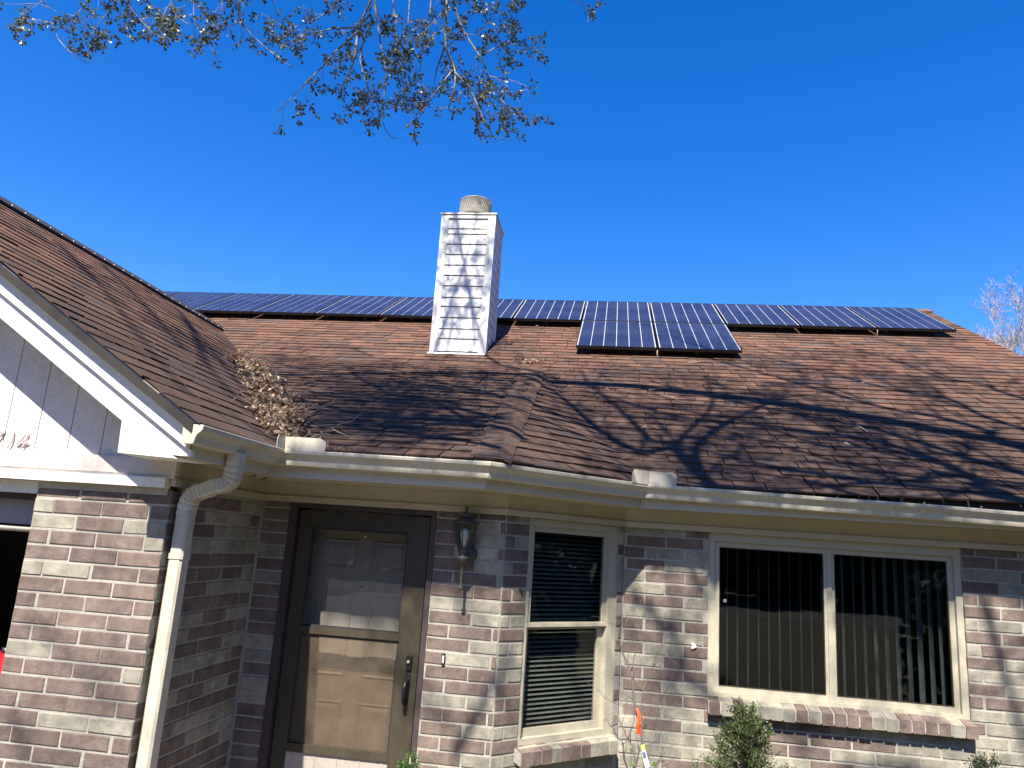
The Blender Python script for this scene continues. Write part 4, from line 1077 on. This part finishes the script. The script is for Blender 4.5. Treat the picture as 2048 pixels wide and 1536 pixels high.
for px_, py_, ang, L, lab in TWIGS:
    c = onmain(px_, py_) + plM.n * .02
    p_, r_ = crooked(c, plM.u * math.cos(ang) + plM.v * math.sin(ang) * 1.5, L, .006, 4, .3)
    p_ = [q - plM.n * ((q - plM.o).dot(plM.n) - .022) for q in p_]
    m_ = MB(); m_.tube(p_, r_, 5); b_, rb_ = crooked(p_[2], plM.u * math.cos(ang + .8) + plM.v * math.sin(ang + .8), L * .4, .004, 2, .2); b_ = [q - plM.n * ((q - plM.o).dot(plM.n) - .022) for q in b_]; m_.tube(b_, rb_, 4)
    m_.build('fallen_twig', M['twig'], None, label=lab, cat='twig', group='loose twigs on the roof')
lf = MB()
c = onmain(1060, 727)
for i in range(40): dry_leaf(lf, c + plM.u * random.gauss(0, .11) + plM.v * random.gauss(0, .05) + plM.n * U(.015, .04), U(.035, .06))
lf.build('leaf_clump', M['dry'], None, label='small clump of dry leaves on the shingles below the chimney', cat='dry leaves', kind='stuff')

# ------------------------------------------------------------------ trees
def leaf_shape(s, w):
    # spatulate oak leaf, stalk at the origin, along +y, slightly folded
    return [(0, 0, 0), (-.10 * w, .38 * s, .02 * s), (-.5 * w, .72 * s, .05 * s), (-.34 * w, .95 * s, .03 * s), (0, s, -.03 * s), (.34 * w, .95 * s, .03 * s), (.5 * w, .72 * s, .05 * s), (.10 * w, .38 * s, .02 * s)], [(0, 7, 6, 1)[::1], (1, 6, 2), (2, 6, 5, 3), (3, 5, 4)]
LV, LF = leaf_shape(1, .42)
def leaf_matrix(p, d, s):
    d = Vector(d).normalized(); a = Vector((U(-1, 1), U(-1, 1), U(-1, 1))); x = d.cross(a).normalized(); z = x.cross(d)
    return Matrix(((x.x * s, d.x * s, z.x * s, p.x), (x.y * s, d.y * s, z.y * s, p.y), (x.z * s, d.z * s, z.z * s, p.z), (0, 0, 0, 1)))
def smooth_path(pts, sub=4):
    out = []; P = [Vector(p) for p in pts]
    for i in range(len(P) - 1):
        p0, p1, p2, p3 = P[max(i - 1, 0)], P[i], P[i + 1], P[min(i + 2, len(P) - 1)]
        for k in range(sub):
            t_ = k / sub
            out.append(.5 * ((2 * p1) + (p2 - p0) * t_ + (2 * p0 - 5 * p1 + 4 * p2 - p3) * t_ * t_ + (3 * p1 - p0 - 3 * p2 + p3) * t_ ** 3))
    out.append(P[-1]); return out
oak = thing('oak_tree', (7.2, -2.5, 0), 'evergreen oak in the front yard, small-leaved branches hanging into the sky', 'tree')
wood = MB(); twigs = MB(); leaves_hidden = []; leaves_seen = []
limbs = []
def visible(p): 
    q = proj(p); return q is not None and -60 < q[0] < 2110 and -15 < q[1] < 1600
YMAX = [292]
def spawn(path, rads, level, dens, lenf, leafy, seen, droop=.0, spread=1.0):
    """side branches along a path"""
    L = sum((path[i + 1] - path[i]).length for i in range(len(path) - 1))
    n = max(1, int(L * dens))
    for k in range(n):
        f = (k + R()) / n * .92 + .08
        i = min(int(f * (len(path) - 1)), len(path) - 2); tfrac = f * (len(path) - 1) - i
        p = path[i].lerp(path[i + 1], tfrac); d = (path[i + 1] - path[i]).normalized()
        r = (rads[i] * (1 - tfrac) + rads[i + 1] * tfrac)
        ax = Vector((U(-1, 1), U(-1, 1), U(-1, 1))).cross(d).normalized()
        dd_ = (d * U(.45, .9) + ax * U(.5, 1.) * spread + Vector((0, 0, -droop))).normalized()
        LL = lenf * U(.5, 1.2) * (1.1 - .45 * f)
        rr = min(r * U(.35, .6), LL * .014)
        nn = 5 if level < 2 else 4
        pts, rad = crooked(p, dd_, LL, max(rr, .0016), nn, .22)
        if not seen and any(visible(q) for q in pts): continue
        if seen and max(proj(q)[1] for q in pts) > YMAX[0]: continue
        (wood if rr > .012 else twigs).tube(pts, rad, 5 if rr > .012 else 3, False)
        if level < 2: spawn(pts, rad, level + 1, dens * 1.9, lenf * .42, leafy, seen, droop, spread)
        if level >= 1 and leafy > 0:
            for q in range(1, len(pts)):
                if R() < leafy:
                    for _ in range(random.randint(1, 3) if q < len(pts) - 1 else random.randint(3, 5)):
                        ld = (pts[q] - pts[q - 1]).normalized() * .6 + Vector((U(-1, 1), U(-1, 1), U(-1.1, .6)))
                        (leaves_seen if seen else leaves_hidden).append(leaf_matrix(pts[q], ld, U(.028, .052)))
# limbs whose shadows fall over the roof
def caster(px_, py_, s):
    p = onmain(px_, py_); k = s / LDIR.y; return p - LDIR * k
trunk_top = Vector((6.9, -1.6, 6.2))
tr_path = smooth_path([(7.2, -2.5, -.2), (7.15, -2.4, 1.5), (7.05, -2.1, 3.6), trunk_top], 4)
wood.tube(tr_path, [.42 - .012 * i for i in range(len(tr_path))], 12)
LIMBS = [
    ([(2048, 902), (1980, 865), (1864, 833), (1748, 812), (1563, 759), (1461, 731), (1360, 700)], 4.0, 5.0, .07, .016),
    ([(2048, 1004), (1956, 963), (1864, 921), (1748, 884), (1563, 856), (1355, 833), (1200, 790), (1080, 770)], 3.6, 4.6, .078, .016),
    ([(2048, 972), (1794, 967), (1563, 979), (1330, 960)], 3.2, 3.6, .04, .012),
    ([(1956, 963), (1841, 958), (1679, 926), (1540, 884), (1424, 856), (1330, 835)], 3.7, 4.0, .042, .012),
    ([(1440, 985), (1378, 930), (1345, 898), (1276, 903), (1193, 856), (1123, 800), (1040, 768), (940, 753), (800, 745), (600, 742)], 3.4, 4.6, .06, .016),
    ([(1345, 898), (1378, 861), (1420, 819), (1424, 791), (1410, 750)], 3.6, 4.2, .032, .01),
    ([(2048, 800), (1980, 773), (1887, 759), (1771, 717), (1660, 690)], 4.4, 5.2, .045, .012),
    ([(1200, 860), (1050, 850), (900, 800), (760, 770), (620, 760), (480, 700)], 3.8, 4.6, .04, .012),
    ([(1230, 900), (1000, 880), (850, 850), (700, 830), (560, 800)], 3.3, 3.9, .03, .01),
    ([(2048, 950), (1900, 905), (1750, 860), (1600, 830), (1450, 800), (1330, 770)], 3.8, 4.6, .062, .016),
    ([(2048, 1010), (1900, 985), (1700, 960), (1520, 930), (1400, 900), (1290, 880)], 3.4, 4.0, .058, .016),
    ([(1890, 1010), (1750, 1000), (1600, 960), (1480, 945)], 3.2, 3.6, .042, .012),
    ([(2048, 860), (1900, 800), (1780, 780), (1650, 745), (1540, 720)], 4.2, 5.0, .052, .014),
    ([(1420, 980), (1390, 900), (1450, 850), (1560, 800), (1640, 790)], 3.4, 4.2, .048, .014),
    ([(1300, 880), (1240, 820), (1180, 770), (1160, 740)], 3.6, 4.4, .04, .012),
    ([(1880, 930), (1760, 900), (1640, 890), (1520, 850), (1430, 830)], 3.5, 4.0, .04, .012),
    ([(1120, 760), (1010, 735), (950, 690), (930, 640), (915, 600)], 4.4, 4.8, .035, .01),
]
for pts_, s0, s1_, r0, r1 in LIMBS:
    n = len(pts_); c = [caster(x_, y_, s0 + (s1_ - s0) * i / (n - 1)) for i, (x_, y_) in enumerate(pts_)]
    if pts_[0][0] >= 1900:
        c = [trunk_top, trunk_top.lerp(c[0], .5) + Vector((0, 0, .6))] + c; n += 2
    path = smooth_path(c, 4); m_ = len(path)
    rad = [r0 + (r1 - r0) * (i / (m_ - 1)) for i in range(m_)]
    if pts_[0][0] >= 1900: rad = [max(r_, .13 - .018 * i) for i, r_ in enumerate(rad)]
    lm = MB(); lm.tube(path, rad, 7); lm.build('limb', M['bark'], oak)
    spawn(path, rad, 0, 3.0, 1.3, .28, False)
rl = random.Random(5)
def casterP(px_, py_, s):
    d = ray(px_, py_); o = Vector((0, 0, CAM_Z)); return o + d * ((plP.o - o).dot(plP.n) / d.dot(plP.n)) - LDIR * (s / LDIR.y)
def rand_limb(x0, y0, x1, y1, dx, dy, n_, s0, s1_, rr, cast=caster):
    for _ in range(n_):
        x_, y_ = rl.uniform(x0, x1), rl.uniform(y0, y1); p = []
        for i in range(4): p.append((x_ + dx * i + rl.uniform(-25, 25), y_ + dy * i + rl.uniform(-10, 10)))
        s_ = rl.uniform(s0, s1_); c = [cast(a, b, s_ + .2 * i) for i, (a, b) in enumerate(p)]
        path = smooth_path(c, 3); r0 = rl.uniform(*rr); rad = [r0 * (1 - .06 * i) for i in range(len(path))]
        lm = MB(); lm.tube(path, rad, 6); lm.build('limb', M['bark'], oak); spawn(path, rad, 0, 3.2, 1.0, .42, False)
rand_limb(1250, 760, 2048, 1000, -90, -14, 46, 2.9, 4.4, (.008, .022))
rand_limb(700, 760, 1080, 900, -75, -8, 14, 3.0, 4.2, (.01, .026))
rand_limb(800, 765, 1040, 880, -70, -5, 14, 2.9, 3.9, (.01, .028), casterP)
rand_limb(760, 800, 1060, 905, -75, -4, 30, 2.8, 3.8, (.012, .032), casterP)
rand_limb(1750, 690, 2048, 780, -80, -12, 6, 3.8, 4.8, (.008, .018))
rand_limb(560, 700, 900, 760, -60, -4, 5, 3.6, 4.4, (.008, .018))
for pts_, s0, r0 in (([(1050, 870), (950, 850), (850, 840), (720, 830), (600, 800)], 3.3, .05), ([(1060, 800), (960, 790), (840, 775), (700, 770), (560, 750)], 3.6, .045), ([(1000, 900), (880, 875), (760, 865), (650, 850)], 3.0, .042), ([(1000, 840), (900, 815), (800, 810), (690, 800), (600, 780)], 3.4, .05), ([(960, 860), (860, 800), (780, 790), (700, 745)], 3.5, .036)):
    path = smooth_path([casterP(a, b, s0 + .15 * i) for i, (a, b) in enumerate(pts_)], 4); rad = [r0 * (1 - .04 * i) for i in range(len(path))]
    lm = MB(); lm.tube(path, rad, 6); lm.build('limb', M['bark'], oak); spawn(path, rad, 0, 3.2, 1.0, .4, False)
# limbs over the street-side wall and garage
for pts_, r0 in (([(2.62, YR, 1.75), (2.72, YR, 1.3), (2.82, YR, .8), (2.95, YR, .2)], .035), ([(-3.9, YG, 1.0), (-3.6, YG, .5), (-3.3, YG, .0)], .05), ([(.9, YR, .9), (.6, YR, 1.1), (.1, YR, 1.4)], .02), ([(-4.6, 7.0, 4.2), (-3.9, 6.3, 3.6), (-3.2, 5.4, 3.1), (-2.6, 4.9, 2.75)], .04), ([(-5.2, 6.5, 4.4), (-4.2, 5.9, 3.8), (-3.3, 5.2, 3.2)], .03), ([(-4.9, 5.6, 4.2), (-3.9, 5.0, 3.6), (-2.9, 4.2, 2.95), (-2.4, 3.9, 2.6)], .028), ([(-5.0, 7.6, 4.3), (-4.4, 7.0, 3.9), (-3.6, 6.2, 3.4), (-3.1, 5.7, 3.05)], .03)):
    c = [Vector(p) - LDIR * ((5.6 + .3 * i) / LDIR.y) for i, p in enumerate(pts_)]
    path = smooth_path(c, 4); rad = [r0 * (1 - .05 * i) for i in range(len(path))]
    lm = MB(); lm.tube(path, rad, 6); lm.build('limb', M['bark'], oak); spawn(path, rad, 0, 2.6, 1.3, .42, False)
# leafy sprays that dapple the chimney, the gutters and the brickwork
for pts_, s_, r0, lf_ in (([(-2.15, CY0, 4.0), (-2.0, CY0, 4.7), (-1.85, CY0, 5.3), (-1.75, CY0, 5.9)], 3.0, .02, .8), ([(-1.65, CY0, 4.2), (-1.8, CY0, 4.9), (-2.1, CY0, 5.5)], 3.2, .014, .8), ([(-2.2, CY0, 5.0), (-1.95, CY0, 4.9), (-1.6, CY0, 5.2)], 2.9, .012, .8), ([(-2.0, CY0, 4.1), (-1.9, CY0, 4.5), (-1.6, CY0, 4.6)], 2.8, .012, .8),
        ([(-2.0, 4.42, 2.4), (-1.5, 4.42, 2.36), (-.8, 4.42, 2.4), (0., 5.1, 2.38)], 4.6, .03, .6), ([(.3, 5.36, 2.36), (1.2, 5.36, 2.4), (2.0, 5.36, 2.34), (3., 5.36, 2.4)], 5.0, .03, .6),
        ([(-3.1, YG, .9), (-2.9, YG, .6), (-2.6, YG, .55), (-2.4, YG, .2)], 5.5, .02, .4), ([(-3.1, YG, 1.35), (-2.7, YG, 1.1), (-2.4, YG, .9)], 6., .015, .3), ([(-.9, YP, .6), (-.7, YP, 1.0), (-.6, YP, 1.3)], 5., .03, .5), ([(.2, YR, 1.6), (.5, YR, 1.35), (.7, YR, 1.0), (1.5, YR, .7)], 4.8, .03, .5), ([(2.6, YR, .3), (2.2, YR, .6), (1.6, YR, .55)], 4.8, .03, .4)):
    c = [Vector(p) - LDIR * ((s_ + .2 * i) / LDIR.y) for i, p in enumerate(pts_)]
    path = smooth_path(c, 4); rad = [r0 * (1 - .05 * i) for i in range(len(path))]
    lm = MB(); lm.tube(path, rad, 6); lm.build('limb', M['bark'], oak); spawn(path, rad, 0, 4.3 if s_ < 4 else 3.8, .8, lf_, False)
# a limb above the frame that the hanging branches grow from
hl_ = smooth_path([trunk_top, (4.8, 1.2, 7.6), (2.2, 3.4, 7.6), (.4, 4.6, 7.2), (-1.2, 5.0, 6.9), (-2.6, 4.7, 6.9), (-4.2, 4.2, 6.6)], 4)
lm = MB(); lm.tube(hl_, [.13 - .004 * i for i in range(len(hl_))], 8); lm.build('limb', M['bark'], oak)
YV = 5.1
STEMS = [
    ([(752, -60), (741, 0), (718, 55), (710, 109), (699, 148), (693, 172)], .014, 5.1), ([(718, 62), (677, 98), (649, 129), (608, 170), (556, 224)], .008, 5.0), ([(715, 55), (671, 57), (630, 66), (603, 74), (572, 88)], .007, 5.3),
    ([(896, -60), (894, 0), (891, 90), (909, 137), (908, 180), (895, 219)], .014, 5.2), ([(889, 96), (874, 137), (868, 170)], .008, 5.3), ([(910, 146), (942, 183), (967, 238), (994, 284)], .008, 5.1),
    ([(896, -40), (920, 46), (936, 77), (964, 120), (978, 153), (1005, 202), (1035, 235)], .011, 5.3), ([(748, -60), (750, 8), (756, 55), (767, 118), (774, 153), (764, 219), (770, 257), (789, 279)], .009, 4.9),
    ([(865, -60), (860, 27), (846, 96), (839, 153), (838, 190)], .008, 5.4), ([(964, 112), (1010, 88), (1060, 96), (1076, 104)], .005, 5.4), ([(782, -50), (790, 40), (800, 110), (830, 150), (850, 200)], .007, 5.5),
    ([(940, -60), (960, 20), (1000, 60), (1030, 70)], .006, 5.5), ([(690, -50), (660, 20), (600, 50), (575, 60)], .006, 5.6), ([(735, 60), (720, 120), (740, 190), (730, 215)], .006, 5.2), ([(905, 140), (860, 200), (835, 240), (828, 262)], .006, 5.2),
    ([(978, 153), (1020, 160), (1066, 178)], .004, 5.3), ([(820, -40), (815, 60), (805, 150), (810, 190)], .006, 5.6),
    ([(484, -60), (480, 0), (478, 35), (504, 70), (551, 111), (586, 135)], .008, 4.7), ([(390, -60), (387, 0), (393, 53), (434, 111)], .006, 4.7), ([(190, -60), (176, 0), (146, 35), (111, 64), (141, 105), (176, 126)], .006, 4.4),
    ([(262, -60), (252, 0), (305, 64), (334, 76)], .006, 4.5), ([(120, -50), (80, 5), (40, 30)], .005, 4.4), ([(300, -60), (230, 10), (190, 60), (200, 95)], .005, 4.5), ([(340, -60), (345, 20), (380, 50)], .005, 4.6), ([(430, -60), (445, 10), (420, 50)], .005, 4.7), ([(540, -60), (540, -5), (555, 5)], .004, 4.8), ([(1120, -60), (1140, -5), (1160, 5)], .004, 5.4), ([(1050, -60), (1050, 0), (1062, 18)], .004, 5.4),
]
for pts_, r0, Yv in STEMS:
    n = len(pts_); c = [atY(x_, y_, Yv + .35 * (i / n) * U(-1, 1)) for i, (x_, y_) in enumerate(pts_)]
    if pts_[0][1] < -30:
        near = min(hl_, key=lambda q: (q - c[0]).length); c = [near, near.lerp(c[0], .6) + Vector((0, 0, .12))] + c
    path = smooth_path(c, 3); m_ = len(path)
    rad = [max(r0 * (1.25 - .95 * i / (m_ - 1)), .0022) for i in range(m_)]
    bmb = MB(); bmb.tube(path, rad, 5); bmb.build('branch', M['bark'], oak)
    k0 = 5 if pts_[0][1] < -30 else 0
    xm_ = sum(q[0] for q in pts_) / n; YMAX[0] = 292 if xm_ > 590 else 140 if xm_ > 400 else 128
    spawn(path[k0:], [max(r_, .006) for r_ in rad[k0:]], 0, 5.8 if r0 > .005 else 5.6, .40, .76 if pts_[0][0] > 560 else .74, True, .15, 1.0)
wood.build('trunk', M['bark'], oak)
twigs.build('twigs', M['bark'], oak, kind='stuff')
random.shuffle(leaves_seen)
leaves_seen = [q for q in leaves_seen]
lm_ = MB(); lm_.add(LV, LF); first = lm_.build('leaf', M['leaf'], oak); first.matrix_basis = leaves_seen[0]
vis = [q for q in leaves_seen[1:] if in_frame(q.translation)]
hid = [q for q in leaves_seen[1:] if not in_frame(q.translation)]
for q in vis[:299]:
    o = bpy.data.objects.new('leaf', first.data); link(o, oak); o.matrix_basis = q
fo = MB()
for q in vis[299:] + hid + leaves_hidden: fo.add([q @ Vector(v) for v in LV], LF)
fo.build('foliage', M['leaf'], oak, kind='stuff')
print('LEAVES', len(vis), len(leaves_hidden))

# bare pale trees beyond the roof
def bare_tree(base, h, label, lean, seed, r0):
    random.seed(seed); tr = thing('bare_tree', base, label, 'tree', 'bare trees beyond the roof')
    tk = MB(); br = MB()
    p0 = Vector(base); path = smooth_path([p0, p0 + Vector((lean * .2, 0, h * .4)), p0 + Vector((lean * .5, .3, h * .62)), p0 + Vector((lean, .2, h))], 4)
    rad = [r0 * (1 - .88 * i / (len(path) - 1)) for i in range(len(path))]; tk.tube(path, rad, 8); tk.build('trunk', M['pale_bark'], tr)
    def rec(pth, rd, lev):
        L = sum((pth[i + 1] - pth[i]).length for i in range(len(pth) - 1)); n = (18, 9, 7, 5)[lev]
        for k in range(n):
            f = (.38 if lev == 0 else .15) + (.62 if lev == 0 else .85) * (k + R()) / n
            i = min(int(f * (len(pth) - 1)), len(pth) - 2); p = pth[i]; d = (pth[i + 1] - pth[i]).normalized(); ax = Vector((U(-1, 1), U(-1, 1), U(-.3, .6))).normalized()
            dd_ = (d * .55 + ax * .8 + Vector((0, 0, .35))).normalized(); LL = (h * .30, h * .13, h * .07, h * .035)[lev] * U(.6, 1.2); rr = min(rd[i] * .6, LL * .022)
            a, b = crooked(p, dd_, LL, max(rr, .007), 5, .25); br.tube(a, b, (6, 5, 3, 3)[lev], False)
            if lev < 3: rec(a, b, lev + 1)
    rec(path, rad, 0); br.build('crown', M['pale_bark'], tr, kind='stuff')
bare_tree(Vector((*(atY(1962, 690, 26).xy), -.02)), 9.3, 'pale bare tree rising just behind the right roof edge', .5, 3, .24)
bare_tree(Vector((*(atY(2030, 690, 27).xy), -.02)), 9.2, 'pale bare tree at the right picture edge', .4, 11, .26)
random.seed(21)
# unseen tree belts, added to block sky light and darken the window reflections
far = MB(); blocker_hedge = MB()
def far_pts():
    for i in range(15000):
        x_ = U(-60, 60); yield x_, -33 + U(-2.5, 2.5), 11 + 4 * noise.noise(Vector((x_ * .13, 0, 0)))
    for i in range(13000):
        y_ = U(-30, 20); yield 15.5 + U(-1.6, 1.6), y_, 9 + 3 * noise.noise(Vector((y_ * .2, 4, 0)))
    for i in range(6000):
        y_ = U(-30, 2); yield -19 + U(-1.6, 1.6), y_, 8 + 3 * noise.noise(Vector((y_ * .2, 7, 0)))
for x_, y_, h_ in far_pts():
    z_ = U(.02, 1) * max(2.5, h_); c = Vector((x_, y_, z_)); s_ = U(.4, .85)
    a = Vector((U(-1, 1), U(-1, 1), U(-1, 1))).normalized() * s_; b = a.orthogonal().normalized() * s_; far.add([c - a, c + b, c + a, c - b], [(0, 1, 2, 3)])
for i in range(7000):  # unseen shrubs added to hide the bright lawn from the narrow window
    c = Vector((U(4.3, 5.6), U(-.5, 5.3), U(0, 1) * U(1.5, 2.0))); s_ = U(.05, .12); a = Vector((U(-1, 1), U(-1, 1), U(-1, 1))).normalized() * s_; b = a.orthogonal().normalized() * s_; blocker_hedge.add([c - a, c + b, c + a, c - b], [(0, 1, 2, 3)])
blocker_hedge.build('blocker_hedge', M['far_leaf'], None, label='unseen shrubbery added to keep lawn reflections out of the narrow window', cat='blocker_hedge', kind='stuff')
far.build('sky_block_trees', M['far_leaf'], None, label='unseen dark evergreen belts added round the yard to block sky light', cat='trees', kind='stuff')

# ------------------------------------------------------------------ plants by the wall
def juniper(base, h, w_, n, mat, name, label, cat, seed, cone=.8):
    random.seed(seed); tr = thing(name, base, label, cat); st_ = MB(); lf_ = MB(); base = Vector(base)
    for k in range(n):
        f = (k + R()) / n; z_ = h * (.06 + .92 * f); rr = w_ * (1 - f ** 1.3 * cone) * U(.5, 1.1); a = U(0, 6.283)
        p0 = base + Vector((U(-.02, .02), U(-.02, .02), z_ * .85)); d = Vector((math.cos(a), math.sin(a) * .8, U(.3, 1.1)))
        pts, rad = crooked(p0, d, max(.06, rr * 1.1), .004, 5, .25); st_.tube(pts, rad, 4, False)
        for q in range(1, len(pts)):
            for j in range(5):
                d2 = ((pts[q] - pts[q - 1]).normalized() + Vector((U(-.9, .9), U(-.9, .9), U(-.3, 1.1)))).normalized(); LL = U(.03, .075)
                b_, rb_ = crooked(pts[q], d2, LL, .002, 3, .3)
                for s in range(1, 4):
                    for _ in range(3):
                        d3 = (d2 + Vector((U(-.8, .8), U(-.8, .8), U(-.5, .8)))).normalized() * U(.010, .022); e = d3.orthogonal().normalized() * .0035; e = Matrix.Rotation(U(0, 6.28), 3, d3.normalized()) @ e
                        lf_.add([b_[s] - e * .5, b_[s] + d3 * .5 + e, b_[s] + d3, b_[s] + d3 * .5 - e], [(0, 1, 2, 3)])
    st_.tube([base, base + Vector((.01, 0, h * .5)), base + Vector((-.005, .01, h * .95))], [.022, .012, .004], 6)
    st_.build('stem', M['twig'], tr); lf_.build('foliage', mat, tr, kind='stuff')
pj = atY(1490, 1385, 5.25)
juniper((pj.x, 5.25, 0), pj.z, .44, 130, M['juniper'], 'juniper_shrub', 'feathery green juniper shrub growing below the wide window', 'shrub', 5)
pj = atY(1978, 1490, 5.3)
juniper((pj.x, 5.3, 0), pj.z, .26, 80, M['dark_juniper'], 'small_shrub', 'small dark shrub tip right of the wide window sill', 'shrub', 8)
pj = atY(822, 1506, 4.6)
juniper((pj.x, 4.6, 0.1), pj.z - .1, .06, 26, M['shrub'], 'young_plant', 'bright green sprig growing at the foot of the door frame', 'plant', 9, .3)
# bare sapling with orange ribbon and tag
random.seed(33)
sap = thing('bare_sapling', (atY(1275, 1536, 5.15).x, 5.15, 0), 'thin leafless sapling with grey stems between the two windows', 'sapling')
sm_ = MB()
def stem(pxs, Y, r):
    pts = smooth_path([atY(x_, y_, Y) for x_, y_ in pxs], 3); rad = [max(r * (1 - .8 * i / (len(pts) - 1)), .0012) for i in range(len(pts))]
    sm_.tube(pts, rad, 5)
    return pts, rad
b0 = Vector((sap.location.x, 5.15, 0))
q_ = proj(b0)
SAP = [([q_, (1290, 1536), (1283, 1470), (1268, 1400), (1262, 1345), (1243, 1300), (1238, 1260), (1205, 1240)], .009), ([(1262, 1345), (1275, 1285), (1284, 1245), (1290, 1216)], .0035), ([(1262, 1345), (1285, 1380), (1305, 1330), (1318, 1300), (1340, 1318)], .004), ([(1308, 1332), (1322, 1290), (1327, 1275)], .002),
       ([(1283, 1470), (1284, 1400), (1286, 1370)], .004), ([(1308, 1332), (1325, 1315), (1343, 1308)], .002), ([(1276, 1280), (1305, 1265), (1312, 1258)], .0018), ([(1276, 1280), (1268, 1245), (1263, 1240)], .0018), ([(1240, 1270), (1252, 1255), (1252, 1240)], .0018),
       ([q_, (1270, 1520), (1256, 1480), (1243, 1450), (1230, 1430)], .006), ([(1256, 1480), (1268, 1440), (1270, 1420)], .003), ([q_, (1295, 1520), (1310, 1470), (1320, 1430), (1328, 1412)], .005), ([(1323, 1420), (1312, 1410), (1300, 1400)], .002), ([(1323, 1420), (1330, 1385), (1322, 1372)], .002), ([(1283, 1470), (1272, 1425), (1240, 1410), (1215, 1400), (1197, 1380)], .002), ([(1243, 1450), (1252, 1420), (1256, 1400)], .002), ([(1268, 1400), (1262, 1390), (1252, 1398)], .002)]
for pxs, r in SAP:
    pts, rad = stem(pxs, 5.15, r * 1.25)
    for i in range(3, len(pts), 2):
        if pts[i].z > .35:
            a, b = crooked(pts[i], (pts[i] - pts[i - 1]).normalized() + Vector((U(-.9, .9), U(-.5, .5), U(0, .9))), U(.06, .17), max(rad[i] * .6, .0013), 4, .25); sm_.tube(a, b, 4)
sm_.build('stem', M['sapling'], sap)
lm2 = MB()
for x_, y_, s_ in ((1268, 1502, .05), (1260, 1530, .05), (1252, 1505, .035), (1275, 1528, .06), (1300, 1532, .05)):
    mt = leaf_matrix(atY(x_, y_, 5.13), (U(-1, 1), -.5, U(-.2, .6)), s_)
    o = MB().add([mt @ Vector((v[0] * 1.5, v[1], v[2])) for v in LV], LF).build('leaf', M['shrub'], sap)
rb_ = MB()
pa = [atY(1272, 1416, 5.13), atY(1277, 1430, 5.12), atY(1275, 1450, 5.11), atY(1276, 1468, 5.12)]
for dx in (0, .008):
    V = []
    for i, p in enumerate(pa):
        w_ = .004 + .0022 * i
        V += [p + Vector((-w_ + dx, .003 * i * (1 if dx else -1), 0)), p + Vector((w_ + dx, -.004 * i, 0)), p + Vector((w_ + dx, -.004 * i + .002, 0)), p + Vector((-w_ + dx, .003 * i * (1 if dx else -1) + .002, 0))]
    rb_.add(V, [[4 * i + k, 4 * i + (k + 1) % 4, 4 * i + 4 + (k + 1) % 4, 4 * i + 4 + k] for i in range(3) for k in range(4)])
rb_.build('ribbon', M['orange'], None, label='orange ribbon tied round the bare sapling', cat='ribbon')
tg = thing('plant_tag', atY(1290, 1520, 5.11), 'printed plastic plant tag hanging low on the bare sapling', 'plant tag')
def quad(name, pxs, mat, y, parent): 
    V = [atY(x_, y_, y) for x_, y_ in pxs]; return MB().prism(V, (0, .002, 0)).build(name, mat, parent)
quad('tag_top', [(1281, 1491), (1289, 1488), (1291, 1499), (1283, 1501)], M['tag_yellow'], 5.11, tg)
quad('tag_body', [(1283, 1501.3), (1291, 1499.3), (1300, 1534), (1290, 1537)], M['tag'], 5.11, tg)
quad('tag_print', [(1285, 1505), (1290, 1503), (1293, 1514), (1287, 1516)], M['tag_blue'], 5.1065, tg)
